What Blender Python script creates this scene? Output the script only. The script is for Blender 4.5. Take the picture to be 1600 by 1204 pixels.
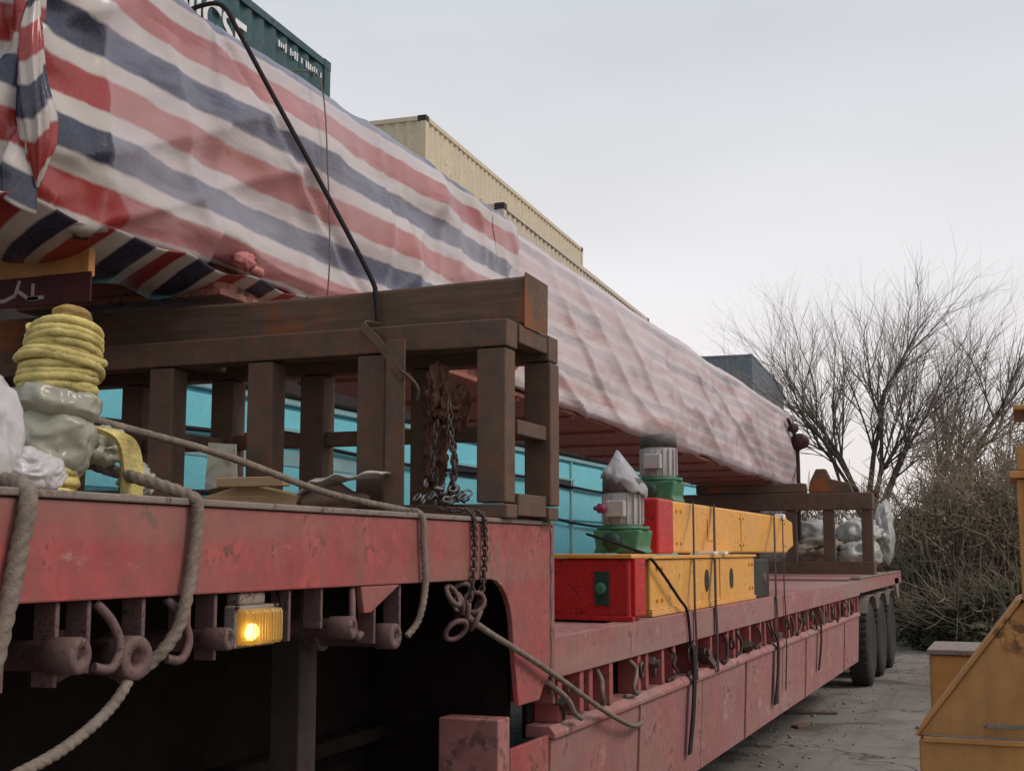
import bpy, math, random
from mathutils import Vector, Matrix, noise
R = math.radians
random.seed(7)
for o in list(bpy.data.objects): bpy.data.objects.remove(o)
scene = bpy.context.scene
col = scene.collection

# ------------------------------------------------------------------ camera
cam_data = bpy.data.cameras.new('camera')
cam_data.sensor_width = 36.0
cam_data.lens = 2000.0 / 1600.0 * 36.0
cam_data.clip_start = 0.05
cam_data.clip_end = 2000
cam = bpy.data.objects.new('camera', cam_data)
cam.location = (0, 0, 1.6)
cam.rotation_euler = (R(90 + 7.379), 0, R(21.49))
col.objects.link(cam)
scene.camera = cam

# ------------------------------------------------------------------ sky, sun, exposure
SUN_EL, SUN_AZ = 47.0, 84.0          # degrees; azimuth from +Y towards +X
world = bpy.data.worlds.new('World')
scene.world = world
world.use_nodes = True
wn, wl = world.node_tree.nodes, world.node_tree.links
wn.clear()
wout = wn.new('ShaderNodeOutputWorld')
wbg = wn.new('ShaderNodeBackground')
sky = wn.new('ShaderNodeTexSky')
sky.sky_type = 'NISHITA'
sky.sun_disc = False
sky.sun_elevation = R(SUN_EL)
sky.sun_rotation = R(SUN_AZ)
sky.dust_density = 3.0
sky.air_density = 1.0
hs = wn.new('ShaderNodeHueSaturation')
hs.inputs['Saturation'].default_value = 0.22
wl.new(sky.outputs[0], hs.inputs['Color'])
tc = wn.new('ShaderNodeTexCoord')
sep = wn.new('ShaderNodeSeparateXYZ')
wl.new(tc.outputs['Generated'], sep.inputs[0])
ramp = wn.new('ShaderNodeValToRGB')       # the even cloud layer, a little brighter and warmer towards the horizon
ramp.color_ramp.elements[0].position = 0.0
ramp.color_ramp.elements[0].color = (8.0, 7.3, 7.0, 1)
ramp.color_ramp.elements[1].position = 0.54
ramp.color_ramp.elements[1].color = (4.8, 5.35, 6.0, 1)
e = ramp.color_ramp.elements.new(0.20); e.color = (7.3, 7.15, 7.3, 1)
wl.new(sep.outputs['Z'], ramp.inputs[0])
mp = wn.new('ShaderNodeMapping'); mp.inputs['Scale'].default_value = (1.2, 1.2, 3.5)
wl.new(tc.outputs['Generated'], mp.inputs[0])
cn = wn.new('ShaderNodeTexNoise'); cn.inputs['Scale'].default_value = 1.6; cn.inputs['Detail'].default_value = 4
wl.new(mp.outputs[0], cn.inputs[0])
cr = wn.new('ShaderNodeMapRange'); cr.inputs[1].default_value = 0.3; cr.inputs[2].default_value = 0.7
cr.inputs[3].default_value = 0.91; cr.inputs[4].default_value = 1.06
wl.new(cn.outputs[0], cr.inputs[0])
mul = wn.new('ShaderNodeMixRGB'); mul.blend_type = 'MULTIPLY'; mul.inputs[0].default_value = 1
wl.new(ramp.outputs[0], mul.inputs[1]); wl.new(cr.outputs[0], mul.inputs[2])
mx = wn.new('ShaderNodeMixRGB'); mx.inputs[0].default_value = 0.86
wl.new(hs.outputs[0], mx.inputs[1]); wl.new(mul.outputs[0], mx.inputs[2])
wl.new(mx.outputs[0], wbg.inputs[0])
wbg.inputs[1].default_value = 0.118
wl.new(wbg.outputs[0], wout.inputs[0])

sun_d = bpy.data.lights.new('sun', 'SUN')
sun_d.energy = 1.5
sun_d.angle = R(22)
sun_d.color = (1.0, 0.87, 0.74)
sun = bpy.data.objects.new('sun', sun_d)
col.objects.link(sun)
sdir = Vector((math.sin(R(SUN_AZ)) * math.cos(R(SUN_EL)), math.cos(R(SUN_AZ)) * math.cos(R(SUN_EL)), math.sin(R(SUN_EL))))
sun.rotation_euler = sdir.to_track_quat('Z', 'Y').to_euler()
sun.location = sdir * 40

vs = scene.view_settings
vs.view_transform = 'Standard'; vs.look = 'None'; vs.gamma = 1.0; vs.use_curve_mapping = False
vs.exposure = 0.08
scene.render.engine = 'CYCLES'

# ------------------------------------------------------------------ materials
def newmat(name):
    m = bpy.data.materials.new(name); m.use_nodes = True
    nt = m.node_tree; b = nt.nodes['Principled BSDF']
    return m, nt, nt.nodes, nt.links, b

def tex_noise(nt, scale, detail=4, rough=0.55, stretch=None, dist=0.0, coord='Object'):
    c = nt.nodes.new('ShaderNodeTexCoord')
    n = nt.nodes.new('ShaderNodeTexNoise')
    n.inputs['Scale'].default_value = scale; n.inputs['Detail'].default_value = detail
    n.inputs['Roughness'].default_value = rough; n.inputs['Distortion'].default_value = dist
    src = c.outputs[coord]
    if stretch:
        mpn = nt.nodes.new('ShaderNodeMapping'); mpn.inputs['Scale'].default_value = stretch
        nt.links.new(src, mpn.inputs[0]); src = mpn.outputs[0]
    nt.links.new(src, n.inputs['Vector'])
    return n.outputs[0]

def mrange(nt, src, a, b, c=0.0, d=1.0):
    r = nt.nodes.new('ShaderNodeMapRange')
    for i, v in ((1, a), (2, b), (3, c), (4, d)): r.inputs[i].default_value = v
    nt.links.new(src, r.inputs[0]); return r.outputs[0]

def mix(nt, fac, a, b, mode='MIX'):
    m = nt.nodes.new('ShaderNodeMixRGB'); m.blend_type = mode
    for i, v in ((0, fac), (1, a), (2, b)):
        if isinstance(v, (int, float)): m.inputs[i].default_value = v
        elif isinstance(v, tuple): m.inputs[i].default_value = (*v, 1) if len(v) == 3 else v
        else: nt.links.new(v, m.inputs[i])
    return m.outputs[0]

def bump(nt, b, src, strength=0.3, dist=0.01):
    n = nt.nodes.new('ShaderNodeBump'); n.inputs['Strength'].default_value = strength; n.inputs['Distance'].default_value = dist
    nt.links.new(src, n.inputs['Height']); nt.links.new(n.outputs[0], b.inputs['Normal'])

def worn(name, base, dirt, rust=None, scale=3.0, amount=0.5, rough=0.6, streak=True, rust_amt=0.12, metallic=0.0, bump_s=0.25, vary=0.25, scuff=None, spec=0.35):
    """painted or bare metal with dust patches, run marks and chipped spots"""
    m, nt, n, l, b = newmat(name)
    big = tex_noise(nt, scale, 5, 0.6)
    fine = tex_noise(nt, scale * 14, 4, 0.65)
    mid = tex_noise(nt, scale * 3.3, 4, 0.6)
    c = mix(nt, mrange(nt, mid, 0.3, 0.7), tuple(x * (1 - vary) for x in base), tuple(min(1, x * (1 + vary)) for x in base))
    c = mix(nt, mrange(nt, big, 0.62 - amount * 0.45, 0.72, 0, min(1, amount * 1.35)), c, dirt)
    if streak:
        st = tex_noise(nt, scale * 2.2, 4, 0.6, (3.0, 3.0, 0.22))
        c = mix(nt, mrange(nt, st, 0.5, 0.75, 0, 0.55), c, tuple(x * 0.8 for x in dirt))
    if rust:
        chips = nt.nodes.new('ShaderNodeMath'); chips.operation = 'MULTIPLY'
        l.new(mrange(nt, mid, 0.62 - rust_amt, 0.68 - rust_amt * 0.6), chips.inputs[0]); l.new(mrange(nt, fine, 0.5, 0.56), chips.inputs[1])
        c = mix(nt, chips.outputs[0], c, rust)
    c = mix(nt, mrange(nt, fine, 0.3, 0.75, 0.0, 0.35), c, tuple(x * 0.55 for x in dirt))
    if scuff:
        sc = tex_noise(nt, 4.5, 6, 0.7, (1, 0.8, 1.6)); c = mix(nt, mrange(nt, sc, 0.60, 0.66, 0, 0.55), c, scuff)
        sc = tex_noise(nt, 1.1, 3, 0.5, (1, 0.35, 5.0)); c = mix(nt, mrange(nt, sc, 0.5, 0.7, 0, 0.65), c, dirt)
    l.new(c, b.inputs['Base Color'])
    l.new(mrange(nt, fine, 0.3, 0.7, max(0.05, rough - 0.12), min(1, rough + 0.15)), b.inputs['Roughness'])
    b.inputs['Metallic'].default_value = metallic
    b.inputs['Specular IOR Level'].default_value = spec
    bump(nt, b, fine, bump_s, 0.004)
    return m

def plain(name, base, rough=0.6, scale=8, vary=0.2, spec=0.3, bump_s=0.15, bdist=0.004, metallic=0.0):
    m, nt, n, l, b = newmat(name)
    nz = tex_noise(nt, scale, 5, 0.6)
    c = mix(nt, mrange(nt, nz, 0.3, 0.7), tuple(x * (1 - vary) for x in base), tuple(min(1, x * (1 + vary)) for x in base))
    l.new(c, b.inputs['Base Color'])
    b.inputs['Roughness'].default_value = rough; b.inputs['Specular IOR Level'].default_value = spec; b.inputs['Metallic'].default_value = metallic
    bump(nt, b, tex_noise(nt, scale * 6, 4, 0.6), bump_s, bdist)
    return m

def wood(name, c1, c2, rough=0.85, axis=(1.0, 14.0, 14.0), rusty=None):
    m, nt, n, l, b = newmat(name)
    g = tex_noise(nt, 3.0, 7, 0.65, axis, 0.4)
    big = tex_noise(nt, 1.7, 3)
    c = mix(nt, mrange(nt, g, 0.3, 0.7), c1, c2)
    c = mix(nt, mrange(nt, big, 0.45, 0.7, 0, 0.5), c, tuple(x * 0.55 for x in c1))
    if rusty:
        c = mix(nt, mrange(nt, tex_noise(nt, 2.3, 5, 0.6), 0.55, 0.66, 0, 0.8), c, rusty)
    l.new(c, b.inputs['Base Color']); b.inputs['Roughness'].default_value = rough; b.inputs['Specular IOR Level'].default_value = 0.2
    bump(nt, b, g, 0.5, 0.006)
    return m

M = {}
DUST = (0.23, 0.18, 0.155)
M['red'] = worn('faded_red_paint', (0.37, 0.068, 0.068), (0.225, 0.135, 0.108), (0.14, 0.06, 0.045), 2.2, 0.42, 0.6, rust_amt=0.06, scuff=(0.44, 0.31, 0.25))
M['red_low'] = worn('dusty_red_paint', (0.35, 0.125, 0.12), (0.29, 0.19, 0.165), (0.13, 0.06, 0.05), 1.4, 0.5, 0.65, rust_amt=0.07, scuff=(0.42, 0.31, 0.28))
M['rail'] = worn('dusty_steel_rail', (0.21, 0.165, 0.14), (0.27, 0.22, 0.19), (0.10, 0.05, 0.03), 5, 0.5, 0.7)
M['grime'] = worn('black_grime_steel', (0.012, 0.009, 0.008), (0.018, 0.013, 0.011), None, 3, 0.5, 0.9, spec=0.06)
M['grimy_leg'] = worn('grimy_leg_steel', (0.05, 0.036, 0.033), (0.07, 0.055, 0.048), None, 4, 0.5, 0.85, spec=0.1)
M['bracket'] = worn('dirty_pink_bracket', (0.15, 0.075, 0.072), (0.14, 0.10, 0.088), (0.05, 0.03, 0.026), 7, 0.5, 0.65)
M['rust'] = worn('brown_rust_steel', (0.105, 0.063, 0.043), (0.14, 0.097, 0.075), (0.18, 0.065, 0.025), 4, 0.5, 0.8, rust_amt=0.16)
M['timber'] = wood('old_timber', (0.10, 0.062, 0.043), (0.17, 0.112, 0.084), rusty=(0.30, 0.085, 0.022))
M['wood_scrap'] = wood('scrap_wood', (0.30, 0.19, 0.10), (0.42, 0.29, 0.17))
M['rubber'] = plain('tyre_rubber', (0.032, 0.029, 0.027), 0.85, 9, 0.35)
M['rim'] = worn('dusty_rim', (0.16, 0.12, 0.11), (0.20, 0.17, 0.15), (0.07, 0.04, 0.03), 8, 0.5, 0.6)
M['rope'] = plain('grey_brown_rope', (0.205, 0.165, 0.135), 0.9, 30, 0.3, 0.1, 0.9, 0.004)
M['strap_dark'] = plain('dark_strap', (0.055, 0.035, 0.03), 0.8, 30, 0.3, 0.2)
M['black'] = plain('black_rope', (0.022, 0.018, 0.020), 0.8, 25, 0.3, 0.2)
M['rustcloth'] = plain('rust_brown_canvas', (0.125, 0.062, 0.042), 0.9, 9, 0.45, 0.1, 0.6, 0.01)
M['chain'] = worn('steel_chain', (0.075, 0.05, 0.042), (0.11, 0.085, 0.072), (0.10, 0.045, 0.025), 14, 0.5, 0.5, metallic=0.3)
M['silver'] = plain('bright_chain', (0.17, 0.165, 0.165), 0.5, 20, 0.2, 0.5, metallic=0.8)
M['girder'] = worn('red_brown_primer', (0.34, 0.12, 0.085), (0.24, 0.125, 0.095), (0.11, 0.055, 0.04), 1.6, 0.5, 0.7)
M['orange'] = worn('orange_yellow_paint', (0.50, 0.235, 0.065), (0.37, 0.20, 0.085), (0.16, 0.07, 0.03), 1.3, 0.3, 0.55, rust_amt=0.02, vary=0.12)
M['maroon'] = plain('maroon_paint', (0.055, 0.008, 0.010), 0.6)
M['dullwhite'] = plain('dull_white_paint', (0.36, 0.30, 0.29), 0.7)
M['white'] = plain('white_lettering', (0.72, 0.70, 0.68), 0.6)
M['yellow'] = worn('crane_yellow_paint', (0.80, 0.37, 0.05), (0.62, 0.36, 0.13), (0.16, 0.06, 0.03), 2.4, 0.3, 0.45, rust_amt=0.02, vary=0.12, scuff=(0.50, 0.27, 0.09))
M['yred'] = worn('bright_red_paint', (0.56, 0.018, 0.018), (0.30, 0.03, 0.025), (0.10, 0.02, 0.02), 5, 0.35, 0.42, streak=True, rust_amt=0.09, vary=0.15)
M['green'] = worn('gearbox_green', (0.045, 0.19, 0.095), (0.08, 0.15, 0.10), None, 9, 0.3, 0.45)
M['darkgreen'] = worn('dark_green_part', (0.02, 0.055, 0.04), (0.03, 0.05, 0.04), None, 9, 0.3, 0.5)
M['motor'] = worn('motor_grey', (0.47, 0.44, 0.43), (0.36, 0.33, 0.32), None, 9, 0.35, 0.5, vary=0.1)
M['motorcap'] = worn('motor_cap_dark', (0.10, 0.085, 0.085), (0.13, 0.11, 0.105), None, 9, 0.35, 0.5)
M['magenta'] = plain('magenta_plug', (0.20, 0.03, 0.09), 0.5)
M['turq'] = worn('turquoise_paint', (0.22, 0.76, 0.90), (0.34, 0.72, 0.80), None, 1.3, 0.15, 0.4, streak=False, vary=0.05)
M['turq2'] = worn('turquoise_light_paint', (0.30, 0.56, 0.60), (0.34, 0.46, 0.48), None, 2, 0.3, 0.5, vary=0.1)
M['glass'] = plain('dark_opening', (0.012, 0.016, 0.022), 0.25, 5, 0.2, 0.5)
M['cont_green'] = worn('container_green', (0.030, 0.088, 0.100), (0.075, 0.108, 0.122), (0.06, 0.04, 0.03), 0.9, 0.4, 0.6, rust_amt=0.03)
M['cont_grey'] = worn('container_slate', (0.13, 0.175, 0.215), (0.17, 0.19, 0.205), (0.08, 0.06, 0.05), 0.9, 0.4, 0.6, rust_amt=0.03)
M['cont_beige'] = worn('container_beige', (0.60, 0.52, 0.38), (0.53, 0.46, 0.35), (0.22, 0.13, 0.07), 0.9, 0.3, 0.6, rust_amt=0.01, vary=0.06)
M['cont_beige2'] = worn('container_pale_beige', (0.60, 0.51, 0.40), (0.53, 0.46, 0.37), (0.22, 0.13, 0.07), 0.9, 0.3, 0.6, rust_amt=0.01, vary=0.06)
M['casting'] = plain('dark_casting', (0.035, 0.03, 0.028), 0.7)
M['yellowrope'] = plain('yellow_sling', (0.50, 0.41, 0.155), 0.85, 14, 0.45, 0.15, 0.8, 0.006)
M['tan'] = plain('tan_sling_end', (0.36, 0.24, 0.09), 0.85, 22, 0.3, 0.1, 0.6)
M['ground'] = None

def film(name, colour, alpha_mix=0.35, rough=0.3, crease=9.0):
    m, nt, n, l, b = newmat(name)
    nz = tex_noise(nt, 12, 5, 0.6)
    c = mix(nt, mrange(nt, nz, 0.35, 0.7), tuple(x * 0.75 for x in colour), colour)
    l.new(c, b.inputs['Base Color']); b.inputs['Roughness'].default_value = rough
    tcx = n.new('ShaderNodeTexCoord')
    rg = n.new('ShaderNodeTexNoise'); rg.noise_type = 'RIDGED_MULTIFRACTAL'; rg.inputs['Scale'].default_value = crease; rg.inputs['Detail'].default_value = 5; rg.inputs['Roughness'].default_value = 0.55; rg.inputs['Distortion'].default_value = 0.7
    l.new(tcx.outputs['Object'], rg.inputs['Vector'])
    bump(nt, b, rg.outputs[0], 0.9, 0.25/crease)
    tr = n.new('ShaderNodeBsdfTranslucent'); l.new(c, tr.inputs[0])
    ms = n.new('ShaderNodeMixShader'); ms.inputs[0].default_value = alpha_mix
    l.new(b.outputs[0], ms.inputs[1]); l.new(tr.outputs[0], ms.inputs[2])
    l.new(ms.outputs[0], n['Material Output'].inputs[0])
    return m
M['film'] = film('grey_plastic_film', (0.60, 0.585, 0.47), 0.4, 0.16, 14.0)
M['bag'] = film('white_woven_bag', (0.80, 0.76, 0.76), 0.35, 0.25, 12.0)
M['sack'] = film('dirty_white_sheet', (0.66, 0.65, 0.62), 0.35, 0.35, 3.0)
M['clear'] = film('thin_clear_film', (0.75, 0.73, 0.76), 0.5, 0.25)
M['paper'] = film('white_paper', (0.82, 0.76, 0.72))

def tarp_mat(name, double_edge, fade, pinkness, wash=0.5):
    """striped woven plastic sheet: red, white, blue, white; stripe number in attribute 'stripe', length along the sheet in 'run'"""
    m, nt, n, l, b = newmat(name)
    at = n.new('ShaderNodeAttribute'); at.attribute_name = 'stripe'
    ar = n.new('ShaderNodeAttribute'); ar.attribute_name = 'run'
    nz = tex_noise(nt, 2.2, 4, 0.6)
    add = n.new('ShaderNodeMath'); add.operation = 'MULTIPLY_ADD'
    l.new(nz, add.inputs[0]); add.inputs[1].default_value = 0.16; l.new(at.outputs['Fac'], add.inputs[2])
    fr = n.new('ShaderNodeMath'); fr.operation = 'FRACT'; l.new(add.outputs[0], fr.inputs[0])
    def ramp4(blue, red, white):
        r = n.new('ShaderNodeValToRGB'); cr_ = r.color_ramp
        pts = [(0.0, white), (0.03, blue), (0.295, blue), (0.33, white), (0.485, white), (0.52, red), (0.80, red), (0.83, white)]
        cr_.elements[0].position = 0.0; cr_.elements[0].color = (*white, 1)
        cr_.elements[1].position = 0.83; cr_.elements[1].color = (*white, 1)
        for p, c in pts[1:-1]:
            e_ = cr_.elements.new(p); e_.color = (*c, 1)
        l.new(fr.outputs[0], r.inputs[0]); return r.outputs[0]
    deep = ramp4((0.020, 0.024, 0.062), (0.38, 0.026, 0.020), (0.62, 0.56, 0.51))
    f = fade
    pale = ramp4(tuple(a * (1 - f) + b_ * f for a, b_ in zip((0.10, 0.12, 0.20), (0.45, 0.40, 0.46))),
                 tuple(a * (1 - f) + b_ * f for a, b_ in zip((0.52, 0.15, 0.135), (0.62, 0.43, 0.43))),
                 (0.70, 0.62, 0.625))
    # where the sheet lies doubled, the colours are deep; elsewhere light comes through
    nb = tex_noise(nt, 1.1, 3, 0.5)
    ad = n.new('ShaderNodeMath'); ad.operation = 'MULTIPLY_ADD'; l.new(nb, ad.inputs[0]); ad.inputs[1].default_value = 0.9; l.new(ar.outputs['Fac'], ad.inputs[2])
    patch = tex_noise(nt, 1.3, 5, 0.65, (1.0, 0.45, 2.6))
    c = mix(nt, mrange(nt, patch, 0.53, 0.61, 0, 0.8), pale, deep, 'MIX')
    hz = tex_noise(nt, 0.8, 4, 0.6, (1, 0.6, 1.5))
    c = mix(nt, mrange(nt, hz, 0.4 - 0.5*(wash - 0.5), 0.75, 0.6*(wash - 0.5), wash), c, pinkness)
    c = mix(nt, mrange(nt, ad.outputs[0], double_edge, double_edge + 0.02), deep, c)
    fine = tex_noise(nt, 60, 3, 0.6)
    c = mix(nt, mrange(nt, fine, 0.3, 0.7, 0, 0.10), c, (0.42, 0.38, 0.38))
    l.new(c, b.inputs['Base Color'])
    b.inputs['Roughness'].default_value = 0.26; b.inputs['Specular IOR Level'].default_value = 0.75
    wr = tex_noise(nt, 3.2, 5, 0.5, (1, 0.7, 1.2), 0.6)
    tcx = n.new('ShaderNodeTexCoord'); mpx = n.new('ShaderNodeMapping'); mpx.inputs['Scale'].default_value = (1, 0.75, 1.1); mpx.inputs['Rotation'].default_value = (R(28), 0, 0)
    rg = n.new('ShaderNodeTexNoise'); rg.noise_type = 'RIDGED_MULTIFRACTAL'; rg.inputs['Scale'].default_value = 1.7; rg.inputs['Detail'].default_value = 6; rg.inputs['Roughness'].default_value = 0.6; rg.inputs['Distortion'].default_value = 0.5
    l.new(tcx.outputs['Object'], mpx.inputs[0]); l.new(mpx.outputs[0], rg.inputs['Vector'])
    hh = n.new('ShaderNodeMath'); hh.operation = 'MULTIPLY_ADD'; l.new(wr, hh.inputs[0]); hh.inputs[1].default_value = 0.6; l.new(rg.outputs[0], hh.inputs[2])
    bump(nt, b, hh.outputs[0], 0.5, 0.045)
    tr = n.new('ShaderNodeBsdfTranslucent'); l.new(c, tr.inputs[0])
    ms = n.new('ShaderNodeMixShader'); ms.inputs[0].default_value = 0.22
    l.new(b.outputs[0], ms.inputs[1]); l.new(tr.outputs[0], ms.inputs[2])
    l.new(ms.outputs[0], n['Material Output'].inputs[0])
    return m
M['tarp'] = tarp_mat('striped_tarp', 4.08, 0.12, (0.60, 0.52, 0.55))
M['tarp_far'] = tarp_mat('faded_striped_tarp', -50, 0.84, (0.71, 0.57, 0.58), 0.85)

def lamp_mat():
    m, nt, n, l, b = newmat('amber_lens')
    b.inputs['Base Color'].default_value = (0.80, 0.55, 0.20, 1); b.inputs['Roughness'].default_value = 0.3
    b.inputs['Emission Color'].default_value = (1.0, 0.62, 0.08, 1); b.inputs['Emission Strength'].default_value = 0.03
    b.inputs['Transmission Weight'].default_value = 0.75; b.inputs['Roughness'].default_value = 0.38; b.inputs['IOR'].default_value = 1.2
    return m
M['lens'] = lamp_mat()
def bulb_mat():
    m, nt, n, l, b = newmat('amber_bulb')
    b.inputs['Emission Color'].default_value = (1.0, 0.75, 0.2, 1); b.inputs['Emission Strength'].default_value = 9.0
    return m
M['bulb'] = bulb_mat()

def ground_mat():
    m, nt, n, l, b = newmat('dusty_concrete')
    big = tex_noise(nt, 0.35, 6, 0.6); mid = tex_noise(nt, 1.9, 6, 0.65); fine = tex_noise(nt, 38, 5, 0.7)
    c = mix(nt, mrange(nt, big, 0.35, 0.65), (0.20, 0.178, 0.16), (0.27, 0.243, 0.218))
    c = mix(nt, mrange(nt, mid, 0.52, 0.66, 0, 0.75), c, (0.14, 0.122, 0.11))
    c = mix(nt, mrange(nt, fine, 0.35, 0.7, 0, 0.5), c, (0.14, 0.125, 0.11))
    trk = tex_noise(nt, 1.0, 5, 0.6, (2.2, 0.10, 1.0)); c = mix(nt, mrange(nt, trk, 0.52, 0.62, 0, 0.55), c, (0.13, 0.112, 0.098))
    oil = tex_noise(nt, 0.8, 3, 0.5, None, 0.6); c = mix(nt, mrange(nt, oil, 0.62, 0.68, 0, 0.7), c, (0.07, 0.06, 0.052))
    tcx = n.new('ShaderNodeTexCoord'); vo = n.new('ShaderNodeTexVoronoi'); vo.feature = 'DISTANCE_TO_EDGE'; vo.inputs['Scale'].default_value = 0.42
    wv = n.new('ShaderNodeVectorMath'); wv.operation = 'ADD'; nz_ = n.new('ShaderNodeTexNoise'); nz_.inputs['Scale'].default_value = 2.5; l.new(tcx.outputs['Object'], nz_.inputs['Vector'])
    l.new(tcx.outputs['Object'], wv.inputs[0]); l.new(nz_.outputs['Color'], wv.inputs[1]); l.new(wv.outputs[0], vo.inputs['Vector'])
    c = mix(nt, mrange(nt, vo.outputs['Distance'], 0.004, 0.012, 0.8, 0.0), c, (0.05, 0.042, 0.036))
    l.new(c, b.inputs['Base Color']); b.inputs['Roughness'].default_value = 0.9; b.inputs['Specular IOR Level'].default_value = 0.2
    h = mix(nt, 0.5, mid, fine); bump(nt, b, h, 0.8, 0.04)
    return m
M['ground'] = ground_mat()
M['stone'] = plain('grey_stone', (0.20, 0.18, 0.165), 0.9, 10, 0.4)
M['bark'] = plain('grey_bark', (0.105, 0.085, 0.072), 0.95, 14, 0.35, 0.1, 0.6, 0.02)
M['twig'] = plain('twig', (0.25, 0.215, 0.19), 0.95, 6, 0.3, 0.1)
M['brush'] = plain('dry_brush', (0.25, 0.20, 0.15), 0.95, 1.2, 0.4, 0.05)
M['dryleaf'] = plain('dry_leaf', (0.215, 0.168, 0.12), 0.9, 1.0, 0.45, 0.05)
M['greenleaf'] = plain('dull_green_leaf', (0.078, 0.076, 0.048), 0.85, 1.2, 0.4, 0.1)

# ------------------------------------------------------------------ builders
class MB:
    def __init__(s): s.v = []; s.f = []; s.sm = []
    def add(s, vs_, fs, smooth=False):
        b = len(s.v); s.v += [Vector(p) for p in vs_]
        s.f += [tuple(b + i for i in f) for f in fs]; s.sm += [smooth] * len(fs); return s
    def box(s, x0, x1, y0, y1, z0, z1):
        x0, x1 = min(x0, x1), max(x0, x1); y0, y1 = min(y0, y1), max(y0, y1); z0, z1 = min(z0, z1), max(z0, z1)
        return s.add([(x0,y0,z0),(x1,y0,z0),(x1,y1,z0),(x0,y1,z0),(x0,y0,z1),(x1,y0,z1),(x1,y1,z1),(x0,y1,z1)],
              [(0,3,2,1),(4,5,6,7),(0,1,5,4),(1,2,6,5),(2,3,7,6),(3,0,4,7)])
    def prism(s, pts, axis, a, b):
        """polygon pts (two coords) extruded along axis from a to b"""
        n = len(pts)
        def mk(p, t):
            return {'x': (t, p[0], p[1]), 'y': (p[0], t, p[1]), 'z': (p[0], p[1], t)}[axis]
        vs_ = [mk(p, a) for p in pts] + [mk(p, b) for p in pts]
        fs = [tuple(range(n)), tuple(range(2*n-1, n-1, -1))] + [(i, i + n, (i+1) % n + n, (i+1) % n) for i in range(n)]
        return s.add(vs_, fs)
    def cyl(s, a, b, r, r2=None, n=16, caps=True, smooth=True):
        a, b = Vector(a), Vector(b); r2 = r if r2 is None else r2
        d = (b - a).normalized(); u = d.orthogonal().normalized(); w = d.cross(u)
        vs_ = []
        for c, rr in ((a, r), (b, r2)):
            for i in range(n):
                t = 2 * math.pi * i / n; vs_.append(c + (u * math.cos(t) + w * math.sin(t)) * rr)
        s.add(vs_, [(i, (i+1) % n, (i+1) % n + n, i + n) for i in range(n)], smooth)
        if caps:
            s.add(vs_[:n], [tuple(range(n-1, -1, -1))]); s.add(vs_[n:], [tuple(range(n))])
        return s
    def lathe(s, origin, axis, prof, n=24, smooth=True):
        """prof: list of (distance along axis, radius)"""
        o = Vector(origin); d = Vector(axis).normalized(); u = d.orthogonal().normalized(); w = d.cross(u)
        vs_ = []
        for t, r in prof:
            for i in range(n):
                q = 2 * math.pi * i / n; vs_.append(o + d * t + (u * math.cos(q) + w * math.sin(q)) * r)
        fs = []
        for k in range(len(prof) - 1):
            for i in range(n):
                fs.append((k*n+i, k*n+(i+1) % n, (k+1)*n+(i+1) % n, (k+1)*n+i))
        fs.append(tuple(range(n-1, -1, -1))); m = (len(prof)-1) * n; fs.append(tuple(range(m, m+n)))
        s.add(vs_, fs, smooth); return s
    def tube(s, path, r, n=8, caps=True, squash=None):
        """r: number or list; squash = (side, depth) multipliers for flat straps"""
        P = [Vector(p) for p in path]; k = len(P)
        rr = r if isinstance(r, (list, tuple)) else [r] * k
        base = len(s.v); u = None
        for i, p in enumerate(P):
            d = (P[min(i+1, k-1)] - P[max(i-1, 0)]).normalized()
            if u is None:
                u = d.orthogonal().normalized()
            u = (u - d * u.dot(d)); u = u.normalized() if u.length > 1e-6 else d.orthogonal().normalized()
            w = d.cross(u)
            for j in range(n):
                t = 2 * math.pi * j / n; s.v.append(p + (u * math.cos(t) + w * math.sin(t)) * rr[i])
        for i in range(k-1):
            for j in range(n):
                s.f.append((base+i*n+j, base+i*n+(j+1) % n, base+(i+1)*n+(j+1) % n, base+(i+1)*n+j)); s.sm.append(True)
        if caps and n > 2:
            s.f.append(tuple(base + j for j in range(n-1, -1, -1))); s.sm.append(False)
            s.f.append(tuple(base + (k-1)*n + j for j in range(n))); s.sm.append(False)
        return s
    def rope(s, path, r, pitch=5.5, n=15):
        P = [Vector(p) for p in path]; k = len(P); base = len(s.v); u = None; run = 0.0
        for i, p in enumerate(P):
            d = (P[min(i+1, k-1)] - P[max(i-1, 0)]).normalized()
            if i: run += (p - P[i-1]).length
            if u is None: u = d.orthogonal().normalized()
            u = (u - d*u.dot(d)).normalized(); w = d.cross(u); tw = run/(r*pitch)*2*math.pi
            for j in range(n):
                t = 2*math.pi*j/n; rr = r*(0.86 + 0.20*abs(math.cos(1.5*(t - tw/1.0)))) * (1 + 0.06*noise.noise(p*18))
                s.v.append(p + (u*math.cos(t) + w*math.sin(t))*rr)
        for i in range(k-1):
            for j in range(n):
                s.f.append((base+i*n+j, base+i*n+(j+1) % n, base+(i+1)*n+(j+1) % n, base+(i+1)*n+j)); s.sm.append(True)
        s.f.append(tuple(base + j for j in range(n-1, -1, -1))); s.sm.append(False)
        s.f.append(tuple(base + (k-1)*n + j for j in range(n))); s.sm.append(False)
        return s
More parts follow.
